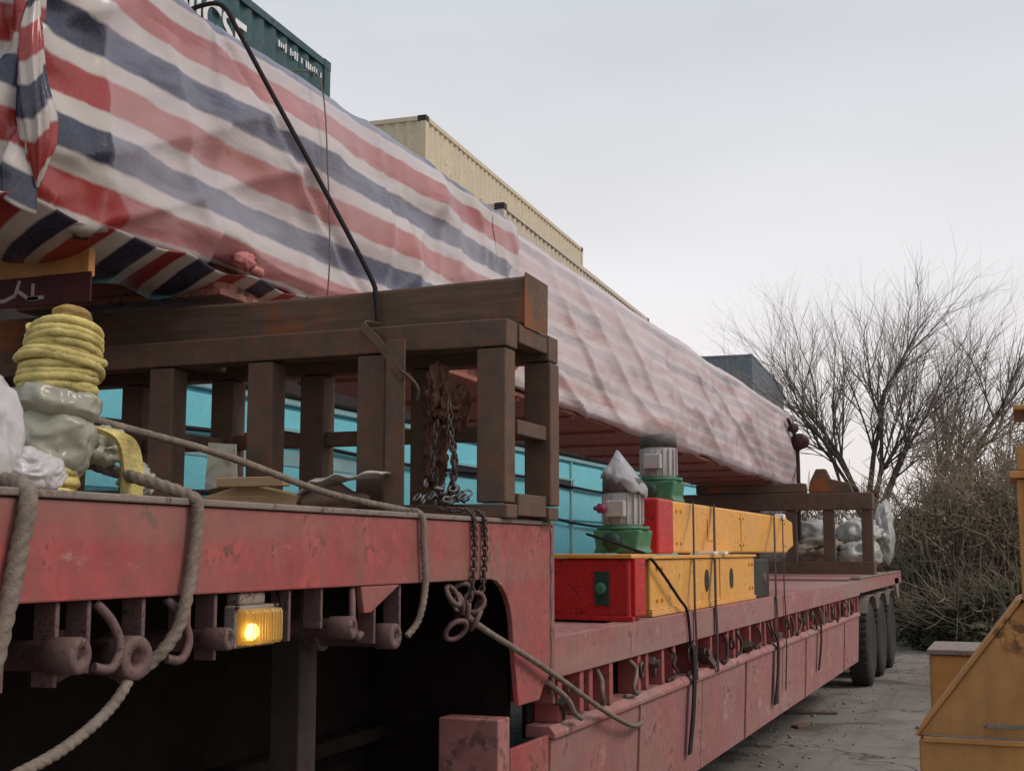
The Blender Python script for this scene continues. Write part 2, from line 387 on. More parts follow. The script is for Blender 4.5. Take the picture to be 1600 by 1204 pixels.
    def ribbon(s, path, width, thick, wdir):
        """flat strap: width along wdir, real thickness"""
        P = [Vector(p) for p in path]; k = len(P); base = len(s.v); W = Vector(wdir).normalized()
        for i, p in enumerate(P):
            d = (P[min(i+1, k-1)] - P[max(i-1, 0)]).normalized(); nn = d.cross(W).normalized()
            for a, b in ((-1, -1), (1, -1), (1, 1), (-1, 1)): s.v.append(p + W * a * width / 2 + nn * b * thick / 2)
        for i in range(k-1):
            for j in range(4):
                s.f.append((base+i*4+j, base+i*4+(j+1) % 4, base+(i+1)*4+(j+1) % 4, base+(i+1)*4+j)); s.sm.append(False)
        s.f.append((base+3, base+2, base+1, base)); s.sm.append(False)
        q = base + (k-1)*4; s.f.append((q, q+1, q+2, q+3)); s.sm.append(False)
        return s
    def torus(s, c, axis, Rr, r, n=14, m=7, stretch=1.0, sdir=None):
        c = Vector(c); d = Vector(axis).normalized(); u = (Vector(sdir) if sdir else d.orthogonal()).normalized(); w = d.cross(u)
        base = len(s.v)
        for i in range(n):
            t = 2*math.pi*i/n; e_ = u*math.cos(t)*stretch + w*math.sin(t); en = (u*math.cos(t) + w*math.sin(t))
            for j in range(m):
                q = 2*math.pi*j/m; s.v.append(c + e_*Rr + en*r*math.cos(q) + d*r*math.sin(q))
        for i in range(n):
            for j in range(m):
                s.f.append((base+i*m+j, base+((i+1) % n)*m+j, base+((i+1) % n)*m+(j+1) % m, base+i*m+(j+1) % m)); s.sm.append(True)
        return s
    def blob(s, c, size, seed=0, rough=0.25, freq=2.0, sub=3, flat_bottom=None):
        import bmesh
        bm = bmesh.new(); bmesh.ops.create_icosphere(bm, subdivisions=sub, radius=1)
        off = Vector((seed * 7.3, seed * 3.1, seed * 5.7)); base = len(s.v)
        for v in bm.verts:
            p = v.co.copy()
            dd = 1 + rough * noise.noise(p * freq + off) + rough * 0.5 * abs(noise.noise(p * freq * 2.3 + off)) + rough * 0.25 * noise.noise(p * freq * 5 + off)
            q = Vector((p.x * size[0], p.y * size[1], p.z * size[2])) * dd + Vector(c)
            if flat_bottom is not None and q.z < flat_bottom: q.z = flat_bottom
            s.v.append(q)
        for f in bm.faces:
            s.f.append(tuple(base + v.index for v in f.verts)); s.sm.append(True)
        bm.free(); return s
    def crumple(s, c, size, seed=0, amt=0.3, freq=1.6, sub=5, flat_bottom=None):
        """creased sheet-plastic lump: sharp ridges instead of round bumps"""
        import bmesh
        bm = bmesh.new(); bmesh.ops.create_icosphere(bm, subdivisions=sub, radius=1)
        off = Vector((seed * 7.3, seed * 3.1, seed * 5.7)); base = len(s.v)
        for v in bm.verts:
            p = v.co.copy(); w = Vector((noise.noise(p*1.3 + off), noise.noise(p*1.3 - off), noise.noise(p*1.3 + off*2)))
            q = p*freq + off + w*0.6
            dd = 1 + amt*(0.35 - abs(noise.noise(q))*1.6) + amt*0.6*(0.3 - abs(noise.noise(q*2.1 + w))*1.5)  + amt*0.5*noise.noise(p*0.9 + off)
            r_ = Vector((p.x*size[0], p.y*size[1], p.z*size[2]))*dd + Vector(c)
            if flat_bottom is not None and r_.z < flat_bottom: r_.z = flat_bottom + 0.002*dd
            s.v.append(r_)
        for f in bm.faces:
            s.f.append(tuple(base + v.index for v in f.verts)); s.sm.append(True)
        bm.free(); return s
    def xf(s, M4):
        s.v = [M4 @ p for p in s.v]; return s

OFF = {}
def obj(name, mb, mat, parent=None, bevel=0.0, attrs=None):
    o_ = OFF.get(parent.name, Vector()) if parent else Vector()
    me = bpy.data.meshes.new(name)
    me.from_pydata([tuple(p - o_) for p in mb.v], [], mb.f)
    me.polygons.foreach_set('use_smooth', mb.sm)
    if attrs:
        for an, vals in attrs.items():
            a = me.attributes.new(an, 'FLOAT', 'POINT'); a.data.foreach_set('value', vals)
    me.update()
    ob = bpy.data.objects.new(name, me); col.objects.link(ob)
    me.materials.append(M[mat] if isinstance(mat, str) else mat)
    if parent: ob.parent = parent; OFF[ob.name] = o_
    if bevel:
        bv = ob.modifiers.new('bevel', 'BEVEL'); bv.width = bevel; bv.segments = 2; bv.limit_method = 'ANGLE'; bv.angle_limit = R(40)
    return ob
def tag(o, label, cat, group=None):
    o['label'] = label; o['category'] = cat
    if group: o['group'] = group
    return o
def thing(name, label, cat, loc=(0, 0, 0), group=None):
    e_ = bpy.data.objects.new(name, None); col.objects.link(e_); e_.location = loc; e_.empty_display_size = 0.1
    OFF[e_.name] = Vector(loc)
    return tag(e_, label, cat, group)
def structure(o): o['kind'] = 'structure'; return o
def stuff(o): o['kind'] = 'stuff'; return o
def curve(pts, n=10):
    """Catmull-Rom through pts"""
    P = [Vector(p) for p in pts]; out = []
    for i in range(len(P)-1):
        a, b, c, d = P[max(i-1, 0)], P[i], P[i+1], P[min(i+2, len(P)-1)]
        for k in range(n):
            t = k / n
            out.append(0.5 * ((2*b) + (c-a)*t + (2*a-5*b+4*c-d)*t*t + (3*b-a-3*c+d)*t**3))
    out.append(P[-1]); return out

# ================================================================== GROUND
g = MB(); N = 60
xs = [-400 + 800 * i / N for i in range(N + 1)]; ys = [-200 + 800 * i / N for i in range(N + 1)]
g.add([(x, y, 0) for y in ys for x in xs], [(j*(N+1)+i, j*(N+1)+i+1, (j+1)*(N+1)+i+1, (j+1)*(N+1)+i) for j in range(N) for i in range(N)])
structure(obj('ground', g, 'ground'))
gr = MB(); rnd = random.Random(3)
for i in range(520):
    y = rnd.uniform(7, 24); x = rnd.uniform(-2.4, 1.2)
    if rnd.random() < 0.5: x = rnd.gauss(-1.9, 0.25)
    r = rnd.uniform(0.005, 0.016) * (2.2 if rnd.random() < 0.05 else 1)
    gr.blob((x, y, r * 0.3), (r * rnd.uniform(0.8, 1.5), r, r * 0.7), i, 0.4, 1.5, 1)
o = obj('gravel', gr, 'stone'); stuff(o); tag(o, 'loose stones and crumbs scattered on the concrete beside the trailer', 'gravel')
for i, (x, y, l, a) in enumerate([(-2.0, 13.2, 0.5, 15), (-1.95, 12.2, 0.25, 70)]):
    b = MB(); b.prism([(-l/2, -0.04), (l/2, -0.03), (l/2 - 0.03, 0.035), (-l/2 + 0.02, 0.045)], 'z', 0, 0.025)
    o = obj('wood_offcut', b, 'timber', bevel=0.004); o.location = (x, y, 0.002); o.rotation_euler = (0, 0, R(a))
    tag(o, ['dark wood offcut on the ground under the trailer skirt', 'short dark offcut lying nearer than the one under the skirt', 'dark offcut on the concrete near the rear wheels', 'dark wood offcut lying alone on open concrete beside orange machine'][i], 'wood', 'wood offcuts on the ground')

# ================================================================== LOW-BED TRAILER
T = thing('lowbed_trailer', 'faded red gooseneck low-bed trailer carrying the tarped load', 'trailer', (-3.2, 10, 0))
for xs_ in (-1.70, -4.70):
    sgn = 1 if xs_ > -3 else -1
    b = MB(); b.prism([(xs_, 1.505), (xs_, 1.698), (xs_ - 0.09*sgn, 1.698), (xs_ - 0.09*sgn, 1.685), (xs_ - 0.014*sgn, 1.685), (xs_ - 0.014*sgn, 1.519), (xs_ - 0.09*sgn, 1.519), (xs_ - 0.09*sgn, 1.505)], 'y', 0.2, 4.12)
    obj('gooseneck_side_beam', b, 'red', T, 0.004)
    b = MB(); arc = [(4.12 + 0.21*math.sin(t*R(90)/6), 1.505 - 0.21*(1 - math.cos(t*R(90)/6))) for t in range(7)]
    b.prism(arc[:] + [(4.345, 1.22), (4.385, 1.05), (4.60, 1.05), (4.64, 1.09), (4.735, 1.14), (4.735, 1.698), (4.12, 1.698)], 'x', xs_, xs_ - 0.02*sgn)
    obj('neck_side_plate', b, 'red', T, 0.003)
    obj('deck_edge_rail', MB().box(xs_ + 0.008*sgn, xs_ - 0.10*sgn, 0.2, 4.737, 1.70, 1.716), 'rail', T, 0.004)
obj('neck_end_flange', MB().box(-4.69, -1.694, 4.738, 4.756, 1.02, 1.70), 'red', T, 0.003)
obj('weld_bead', MB().tube([(-1.698, 4.728 + 0.004*math.sin(i), 1.06 + 0.63*i/30) for i in range(31)], 0.007, 6), 'rail', T)
for k in range(5):
    obj('gooseneck_deck_plate', MB().box(-4.59, -1.805, 0.2 + k*0.905, 0.2 + k*0.905 + 0.90, 1.672, 1.694), 'rust', T, 0.003)
for k in range(8):
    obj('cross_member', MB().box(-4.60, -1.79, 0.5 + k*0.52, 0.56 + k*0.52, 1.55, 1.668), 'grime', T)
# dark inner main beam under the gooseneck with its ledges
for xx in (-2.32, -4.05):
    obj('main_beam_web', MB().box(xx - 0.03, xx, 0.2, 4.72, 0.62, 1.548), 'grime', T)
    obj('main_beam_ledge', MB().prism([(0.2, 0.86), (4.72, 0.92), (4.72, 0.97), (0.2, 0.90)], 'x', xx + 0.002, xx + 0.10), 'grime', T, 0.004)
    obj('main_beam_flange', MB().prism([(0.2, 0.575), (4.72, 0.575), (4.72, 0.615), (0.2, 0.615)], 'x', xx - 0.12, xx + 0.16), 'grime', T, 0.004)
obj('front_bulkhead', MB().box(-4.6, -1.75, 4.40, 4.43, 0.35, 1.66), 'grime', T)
# hanger tabs under the beam and the strap winches
for y in (1.84, 1.98, 2.07, 2.24, 2.40, 2.50, 2.82, 2.98, 3.28, 3.44):
    obj('hanger_tab', MB().box(-1.765, -1.712, y, y + 0.012, 1.37 + 0.03*math.sin(y*9), 1.503), 'bracket', T, 0.002)
def winch(y, z, x1, r, tilt, label=None):
    w = MB(); a = Vector((-1.98, y - tilt, z - 0.005)); e2 = Vector((x1, y + tilt, z))
    d = (e2 - a).normalized()
    w.lathe(a, d, [(0, r*0.9), (0.02, r), ((e2-a).length*0.8, r), ((e2-a).length*0.8 + 0.002, r*1.22), ((e2-a).length - 0.004, r*1.22), ((e2-a).length, r*1.14), ((e2-a).length + 0.0005, r*0.55), ((e2-a).length - 0.05, r*0.5)], 20)
    p = obj('winch_drum', w, 'bracket', T)
    obj('ratchet_gear', MB().lathe(a + d*0.06, d, [(0, r*1.5), (0.012, r*1.5)], 11, False), 'bracket', p)
    return p
winch(1.97, 1.405, -1.655, 0.029, 0.02); winch(2.21, 1.385, -1.68, 0.037, -0.02); winch(2.47, 1.405, -1.66, 0.021, 0.02)
winch(3.02, 1.40, -1.65, 0.025, 0.03); winch(3.34, 1.36, -1.67, 0.030, 0.0)
b = MB(); b.prism([(3.18, 1.503), (3.42, 1.503), (3.24, 1.43), (3.20, 1.43)], 'x', -1.72, -1.70); obj('gusset', b, 'red', T, 0.003)
for i, (y, s1) in enumerate([(2.10, 1), (3.16, -1), (2.33, 1)]):
    obj('rope_hook', MB().tube(curve([(-1.72, y, 1.50), (-1.70, y + 0.03*s1, 1.46), (-1.69, y + 0.045*s1, 1.41), (-1.69, y + 0.02*s1, 1.37), (-1.70, y - 0.02*s1, 1.375)], 5), 0.010, 8), 'bracket', T)
# coil of chain links and hooks beside the neck
for i in range(7):
    a = i * 0.9
    obj('shackle', MB().torus((-1.70 - 0.01*(i % 3), 3.80 + 0.05*(i % 4) + 0.012*i, 1.46 - 0.028*(i % 5)), (0.7, math.sin(a), 0.5*math.cos(a)), 0.032, 0.009, 14, 7, 1.25), 'bracket', T)
# amber side lamp
L = obj('side_marker_lamp', MB().box(-1.735, -1.702, 2.570, 2.745, 1.376, 1.474).box(-1.75, -1.71, 2.60, 2.71, 1.474, 1.503), 'rail', T, 0.005)
lm = MB(); n_ = 56; pts = []
for i in range(n_ + 1):
    t = i/n_; yy = 2.578 + 0.16*t; ed = min(1, min(t, 1-t)*9); d = -1.692 + 0.024*ed**0.5 + 0.0035*math.sin(t*2*math.pi*13)*ed
    pts += [(-1.701, yy, 1.383), (d - 0.006, yy, 1.384), (d, yy, 1.392), (d, yy, 1.457), (d - 0.006, yy, 1.465), (-1.701, yy, 1.466)]
lm.add(pts, [(i*6+k, i*6+(k+1) % 6, (i+1)*6+(k+1) % 6, (i+1)*6+k) for i in range(n_) for k in range(6)] + [(5, 4, 3, 2, 1, 0), tuple(n_*6 + k for k in range(6))], False)
obj('lens', lm, 'lens', L)
obj('bulb', MB().blob((-1.690, 2.625, 1.412), (0.007, 0.030, 0.018), 1, 0.2, 2, 2), 'bulb', L)
for yy in (2.573, 2.742): obj('screw', MB().lathe((-1.701, yy, 1.47), (1, 0, 0), [(0, 0.006), (0.006, 0.005), (0.0062, 0.001)], 8), 'chain', L)
obj('wire', MB().tube(curve([(-1.72, 2.745, 1.43), (-1.715, 2.78, 1.44), (-1.72, 2.80, 1.47), (-1.74, 2.81, 1.50)], 6), 0.0035, 6), 'black', L)
# landing leg
leg = obj('landing_leg', MB().box(-2.06, -1.96, 3.30, 3.40, 0.42, 1.50), 'grimy_leg', T, 0.006)
obj('inner_tube', MB().box(-2.045, -1.975, 3.315, 3.385, 0.05, 0.42), 'rust', leg, 0.004)
obj('foot_plate', MB().box(-2.13, -1.89, 3.23, 3.47, 0.0, 0.05), 'rust', leg, 0.006)
# front corner post of the low deck
obj('corner_post', MB().box(-1.955, -1.724, 4.25, 4.36, 0.30, 1.015), 'red_low', T, 0.006)
obj('post_web', MB().box(-1.74, -1.722, 4.362, 4.76, 0.38, 0.90), 'red', T, 0.003)
# low deck
for k in range(8):
    obj('deck_panel', MB().box(-4.62, -1.80, 4.76 + k*1.28, 4.76 + k*1.28 + 1.272, 1.232, 1.264), 'red_low', T, 0.003)
for xs_ in (-1.70, -4.70):
    sgn = 1 if xs_ > -3 else -1
    b = MB(); b.prism([(xs_, 1.112), (xs_, 1.272), (xs_ - 0.098*sgn, 1.272), (xs_ - 0.098*sgn, 1.258), (xs_ - 0.014*sgn, 1.258), (xs_ - 0.014*sgn, 1.126), (xs_ - 0.09*sgn, 1.126), (xs_ - 0.09*sgn, 1.112)], 'y', 4.758, 15.0)
    obj('low_deck_side_beam', b, 'red_low', T, 0.004)
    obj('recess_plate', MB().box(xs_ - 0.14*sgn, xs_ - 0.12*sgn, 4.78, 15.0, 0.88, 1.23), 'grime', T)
    obj('skirt_ledge', MB().prism([(xs_ + 0.004*sgn, 0.885), (xs_ + 0.004*sgn, 0.905), (xs_ - 0.02*sgn, 0.932), (xs_ - 0.12*sgn, 0.932), (xs_ - 0.12*sgn, 0.885)], 'y', 4.762, 14.96), 'red_low', T, 0.004)
for k in range(4):
    y0 = 4.765 + k*2.55
    b = MB(); b.prism([(-1.712, 0.882), (-1.735, 0.882), (-1.765, 0.40), (-1.735, 0.385)], 'y', y0, y0 + 2.535); obj('skirt_panel', b, 'red_low', T, 0.004)
    obj('skirt_stiffener', MB().prism([(-1.70, 0.88), (-1.728, 0.88), (-1.75, 0.39), (-1.722, 0.39)], 'y', y0 + 1.22, y0 + 1.25), 'red_low', T, 0.003)
pk = None
for k in range(46):
    y = 4.86 + k*0.222
    if pk is None:
        pk = obj('stake_pocket', MB().box(-1.82, -1.718, y, y + 0.05, 0.934, 1.110), 'red', T, 0.003); y_first = y
    else:
        if k % 7 == 4 or k in (9, 23, 31): continue
        c = pk.copy(); col.objects.link(c); c.parent = T; c.location = (0.012*math.sin(k*2.7), y - y_first + 0.035*math.sin(k*1.9), 0)
rk = None
for k in range(9):
    y = 5.0 + k*1.06 + random.uniform(-0.2, 0.2)
    o = obj('lashing_ring', MB().torus((-1.70, y, 1.045 - random.uniform(0, 0.02)), (0.9, random.uniform(-.9, .9), random.uniform(-.5, .5)), 0.026, 0.008, 12, 6, 1.3, (0, random.uniform(-.4, .4), 1)), 'chain', T)
rnd = random.Random(41)
for k in range(24):                       # ratchets, hooks and loose lashing ends tucked in the recess
    y = 4.95 + k*0.41 + rnd.uniform(-0.12, 0.12); z = rnd.uniform(0.96, 1.05)
    if k % 3 == 0:
        m_ = MB().box(-0.03, 0.03, -0.07, 0.07, -0.022, 0.022).cyl((-0.045, -0.04, 0), (0.05, -0.04, 0), 0.022, n=10)
        m_.xf(Matrix.Translation((-1.735, y, z)) @ Matrix.Rotation(rnd.uniform(-1, 1), 4, 'X') @ Matrix.Rotation(rnd.uniform(-.4, .4), 4, 'Z')); obj('ratchet_buckle', m_, 'chain', T, 0.004)
    else:
        m_ = MB().tube(curve([(-1.73, y, 1.10), (-1.705, y + rnd.uniform(-.05, .05), 1.05), (-1.695, y + rnd.uniform(-.08, .08), rnd.uniform(0.95, 1.02)), (-1.70, y + rnd.uniform(-.1, .1), rnd.uniform(0.90, 0.97)), (-1.72, y + rnd.uniform(-.12, .12), 0.94)], 5), rnd.uniform(0.007, 0.012), 7); obj('lashing_end', m_, rnd.choice(['strap_dark', 'chain', 'bracket', 'rope']), T)
# rear bogie
obj('rear_deck', MB().box(-4.70, -1.70, 15.01, 20.4, 1.13, 1.29), 'red_low', T, 0.006)
obj('rear_edge_rail', MB().box(-1.69, -1.80, 15.01, 20.4, 1.292, 1.31), 'rail', T, 0.004)
for k in range(3):
    y = 16.25 + k*1.32
    obj('axle', MB().cyl((-4.4, y, 0.5), (-1.95, y, 0.5), 0.07), 'grime', T)
    for x1 in (-1.70, -4.42):
        t = MB(); t.lathe((x1 - 0.27, y, 0.5), (1, 0, 0), [(0.02, 0.30), (0.0, 0.36), (0.02, 0.46), (0.05, 0.495), (0.22, 0.495), (0.25, 0.46), (0.27, 0.36), (0.25, 0.30)], 40)
        ty = obj('tyre', t, 'rubber', T)
        for kk in range(0): pass
        obj('rim', MB().lathe((x1 - 0.2, y, 0.5), (1, 0, 0), [(0, 0.295), (0.165, 0.295), (0.18, 0.27), (0.12, 0.24), (0.09, 0.15), (0.13, 0.13), (0.14, 0.08), (0.145, 0.03)], 24), 'rim', ty)
        gr_ = MB()
        for q in range(34):
            t_ = 2*math.pi*q/34
            m4 = Matrix.Translation((x1 - 0.135, y, 0.5)) @ Matrix.Rotation(t_, 4, 'X')
            gr_.add([m4 @ Vector(p) for p in [(-0.1,-0.028,0.488),(0.1,-0.028,0.488),(0.1,0.028,0.488),(-0.1,0.028,0.488),(-0.1,-0.02,0.506),(0.1,-0.02,0.506),(0.1,0.02,0.506),(-0.1,0.02,0.506)]], [(4,5,6,7),(0,1,5,4),(1,2,6,5),(2,3,7,6),(3,0,4,7)])
        obj('tread', gr_, 'rubber', ty)
    b = MB(); pts = [(y - 0.56, 0.88), (y - 0.42, 1.02), (y - 0.2, 1.07), (y + 0.2, 1.07), (y + 0.42, 1.02), (y + 0.56, 0.88)]
    b.ribbon([(-1.86, p[0], p[1]) for p in pts], 0.32, 0.012, (1, 0, 0)); obj('mudguard', b, 'rail', T)
obj('rear_bulkhead', MB().box(-4.6, -1.74, 15.0, 15.03, 0.5, 1.215), 'grime', T)
obj('tail_bracket', MB().prism([(19.3, 1.22), (20.0, 1.22), (20.0, 0.95), (19.8, 0.9)], 'x', -1.72, -1.70), 'rail', T, 0.004)
for i, (y, z) in enumerate([(4.83, 0.72), (9.5, 0.50), (11.75, 0.60), (7.3, 0.62)]):
    pass

# assumed tractor chassis, wheels and mud flaps, added to block light under the gooseneck
TR = thing('tractor_unit', 'assumed tractor chassis and tyres added to block light under the gooseneck', 'truck', (-3.2, 1.0, 0))
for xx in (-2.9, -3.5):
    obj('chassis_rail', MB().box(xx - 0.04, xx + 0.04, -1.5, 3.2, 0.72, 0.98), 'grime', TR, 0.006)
for yy in (0.55, 1.85):
    for x1 in (-2.36, -2.68, -4.1, -4.42):
        t = MB(); t.lathe((x1 - 0.27, yy, 0.5), (1, 0, 0), [(0.02, 0.30), (0.0, 0.36), (0.02, 0.46), (0.05, 0.495), (0.22, 0.495), (0.25, 0.46), (0.27, 0.36), (0.25, 0.30)], 32)
        ty = obj('tyre', t, 'rubber', TR); obj('rim', MB().lathe((x1 - 0.2, yy, 0.5), (1, 0, 0), [(0, 0.295), (0.16, 0.295), (0.18, 0.27), (0.1, 0.2), (0.12, 0.05)], 20), 'grime', ty)
    obj('mudflap', MB().box(-2.98, -2.38, yy + 0.58, yy + 0.60, 0.25, 1.0), 'rubber', TR)

# ================================================================== NEAR TRESTLE
TX = thing('steel_trestle', 'rusty brown steel trestle standing across the gooseneck deck', 'trestle', (-3.2, 4.45, 1.72))
Z0, Z1 = 1.717, 2.43
FR, BK = 4.20, 4.60
centers = [-1.735, -2.22, -2.70, -3.16, -3.65, -4.13, -4.62]
for i, xc in enumerate(centers):
    w = 0.112
    obj('front_post', MB().box(xc - w/2, xc + w/2, FR, FR + 0.10, Z0 + 0.055, Z1 - 0.105), 'rust', TX, 0.006)
for xc in [-1.71, -2.20, -2.71, -3.15, -3.62, -4.13, -4.6]:
    obj('rear_post', MB().box(xc - 0.055, xc + 0.055, BK + 0.01, BK + 0.11, Z0 + 0.055, Z1 - 0.105), 'rust', TX, 0.006)
obj('front_top_rail', MB().box(-4.69, -1.672, FR - 0.004, FR + 0.104, Z1 - 0.10, Z1), 'rust', TX, 0.006)
obj('rear_top_rail', MB().box(-4.69, -1.66, BK + 0.006, BK + 0.114, Z1 - 0.10, Z1), 'rust', TX, 0.006)
obj('front_foot_rail', MB().box(-4.69, -1.672, FR - 0.004, FR + 0.104, Z0, Z0 + 0.05), 'rust', TX, 0.006)
obj('rear_foot_rail', MB().box(-4.69, -1.66, BK + 0.006, BK + 0.114, Z0, Z0 + 0.05), 'rust', TX, 0.006)
for xc in (-1.70, -3.16, -4.62):
    obj('side_rail', MB().box(xc - 0.035, xc + 0.035, FR + 0.108, BK + 0.002, Z1 - 0.075, Z1 - 0.004), 'rust', TX, 0.005)
    obj('side_rail', MB().box(xc - 0.03, xc + 0.03, FR + 0.104, BK + 0.006, 2.02, 2.075), 'rust', TX, 0.005)
    obj('side_rail', MB().box(xc - 0.03, xc + 0.03, FR + 0.108, BK + 0.002, Z0 + 0.01, Z0 + 0.09), 'rust', TX, 0.005)
obj('rear_middle_rail', MB().box(-4.65, -1.765, BK + 0.035, BK + 0.085, 2.03, 2.09), 'rust', TX, 0.005)
b = MB(); b.box(-2.105, -2.03, 4.10, 4.11, 1.717, 2.36); b.box(-2.105, -2.095, 4.111, 4.17, 1.717, 2.36)
obj('angle_upright', b, 'rust', TX, 0.002)
b = MB(); xs_ = [-4.72, -4.2, -3.4, -2.6, -1.95, -1.66]
tb = MB(); prof = [(-0.115, 0.0), (0.11, 0.0), (0.115, 0.172), (-0.11, 0.176)]
base_v = []
for i, x in enumerate(xs_):
    for (dy, dz) in prof:
        base_v.append((x, 4.475 + dy + 0.006*math.sin(i*2.1), Z1 + 0.004 + dz + (0.008*math.sin(i*1.7) if dz > 0.1 else 0)))
fs = []
for i in range(len(xs_)-1):
    for j in range(4): fs.append((i*4+j, (i+1)*4+j, (i+1)*4+(j+1) % 4, i*4+(j+1) % 4))
fs += [(3, 2, 1, 0), tuple(len(xs_)*4 - 4 + j for j in range(4))]
tb.add(base_v, fs)
tag(obj('timber_beam', tb, 'timber', bevel=0.012), 'heavy weathered timber lying on the near trestle under the load', 'beam')

# ================================================================== LOAD: girder and tarp
G = thing('crane_girder', 'long red-brown steel box girder wrapped under striped tarp', 'girder', (-3.55, 11, 2.6))
def zb(y): return 2.655 - 0.0122 * (y - 4.4)            # girder soffit
gy = [3.72, 8, 12, 15.5, 18.55]
def girder_part(y0, y1, z_lo, z_hi, x0=-4.06, x1=-3.07):
    b = MB(); a0, a1 = zb(y0), zb(y1)
    b.add([(x0,y0,a0+z_lo),(x1,y0,a0+z_lo),(x1,y1,a1+z_lo),(x0,y1,a1+z_lo),(x0,y0,a0+z_hi),(x1,y0,a0+z_hi),(x1,y1,a1+z_hi),(x0,y1,a1+z_hi)],
          [(0,3,2,1),(4,5,6,7),(0,1,5,4),(1,2,6,5),(2,3,7,6),(3,0,4,7)])
    return b
obj('box_section', girder_part(4.42, 18.5, 0.03, 1.06), 'girder', G, 0.01)
obj('end_stub', girder_part(3.75, 4.41, 0.09, 1.04, -4.05, -3.14), 'girder', G, 0.01)
obj('bottom_flange', girder_part(4.40, 18.55, 0.0, 0.028, -4.10, -3.03), 'girder', G, 0.004)
for k in range(12):
    y = 5.6 + k*1.12
    obj('soffit_rib', girder_part(y, y + 0.03, -0.022, -0.001, -4.05, -3.05), 'girder', G)
ep = obj('end_plate', MB().box(-4.08, -3.12, 3.70, 3.736, 2.60, 3.66), 'orange', G, 0.004)
obj('end_band', MB().box(-4.10, -3.10, 3.690, 3.698, 2.50, 2.612), 'maroon', G, 0.002)
# white painted character strokes on the maroon band
for (x0, z0, x1, z1) in [(-3.50, 2.525, -3.445, 2.545), (-3.445, 2.545, -3.425, 2.60), (-3.43, 2.56, -3.375, 2.525), (-3.375, 2.525, -3.335, 2.528), (-3.362, 2.53, -3.362, 2.585), (-3.385, 2.528, -3.31, 2.53), (-3.60, 2.53, -3.50, 2.527)]:
    d = Vector((x1-x0, 0, z1-z0)); p = Vector((-d.z, 0, d.x)).normalized()*0.007
    a_, b_ = Vector((x0, 3.688, z0)), Vector((x1, 3.688, z1)); h = Vector((0, 0.0015, 0))
    m_ = MB(); m_.add([a_-p-h, b_-p-h, b_+p-h, a_+p-h, a_-p+h, b_-p+h, b_+p+h, a_+p+h], [(0,1,2,3),(7,6,5,4),(0,4,5,1),(1,5,6,2),(2,6,7,3),(3,7,4,0)])
    obj('painted_stroke', m_, 'dullwhite', G)

def fbm(p, o=4):
    s, a = 0.0, 1.0
    for i in range(o): s += a * noise.noise(p); p = p * 2.03 + Vector((5.1, 1.7, 9.2)); a *= 0.5
    return s
def arc_pts(knots, n):
    L_ = [0]
    for a, b_ in zip(knots, knots[1:]): L_.append(L_[-1] + math.hypot(b_[0]-a[0], b_[1]-a[1]))
    out = []
    for k in range(n + 1):
        s = L_[-1]*k/n; i = max(j for j in range(len(L_)-1) if L_[j] <= s + 1e-9)
        t = (s - L_[i]) / (L_[i+1]-L_[i]); a, b_ = knots[i], knots[i+1]
        out.append((a[0]+(b_[0]-a[0])*t, a[1]+(b_[1]-a[1])*t, s))
    return out
def sheet(y0, y1, ny, ns, knots_fn, disp_fn, edge_fn=None, zref=3.442, period=0.39):
    """swept sheet; stripes follow arc length and agree with height on the near side"""
    mb = MB(); stripe = []; run = []; pts = []
    for j in range(ny + 1):
        y = y0 + (y1-y0)*j/ny; kn = knots_fn(y); P = arc_pts(kn, ns)
        s_ref = None
        for (x, z, s) in P:                         # arc length where the near side passes zref
            if s_ref is None and x > -3.1 and z >= zref - 0.012*(y-3.3):
                s_ref = s - (z - (zref - 0.012*(y-3.3)))
        if s_ref is None: s_ref = P[ns//2][2]
        for i, (x, z, s) in enumerate(P):
            x0_, z0_, _ = P[max(i-2, 0)]; x1_, z1_, _ = P[min(i+2, ns)]
            tx, tz = x1_-x0_, z1_-z0_; q = math.hypot(tx, tz) or 1
            nx, nz = tz/q, -tx/q
            d = disp_fn(y, s, x, z)
            yy = y + (edge_fn(j/ny, s) if edge_fn else 0)
            pts.append((x + nx*d, yy, z + nz*d)); stripe.append((s_ref - s)/period + 40); run.append(yy)
    fs = [(j*(ns+1)+i, (j+1)*(ns+1)+i, (j+1)*(ns+1)+i+1, j*(ns+1)+i+1) for j in range(ny) for i in range(ns)]
    mb.add(pts, fs, True)
    return mb, {'stripe': stripe, 'run': run}
def solid(o, t=0.004):
    m_ = o.modifiers.new('solid', 'SOLIDIFY'); m_.thickness = t; m_.offset = 0; return o

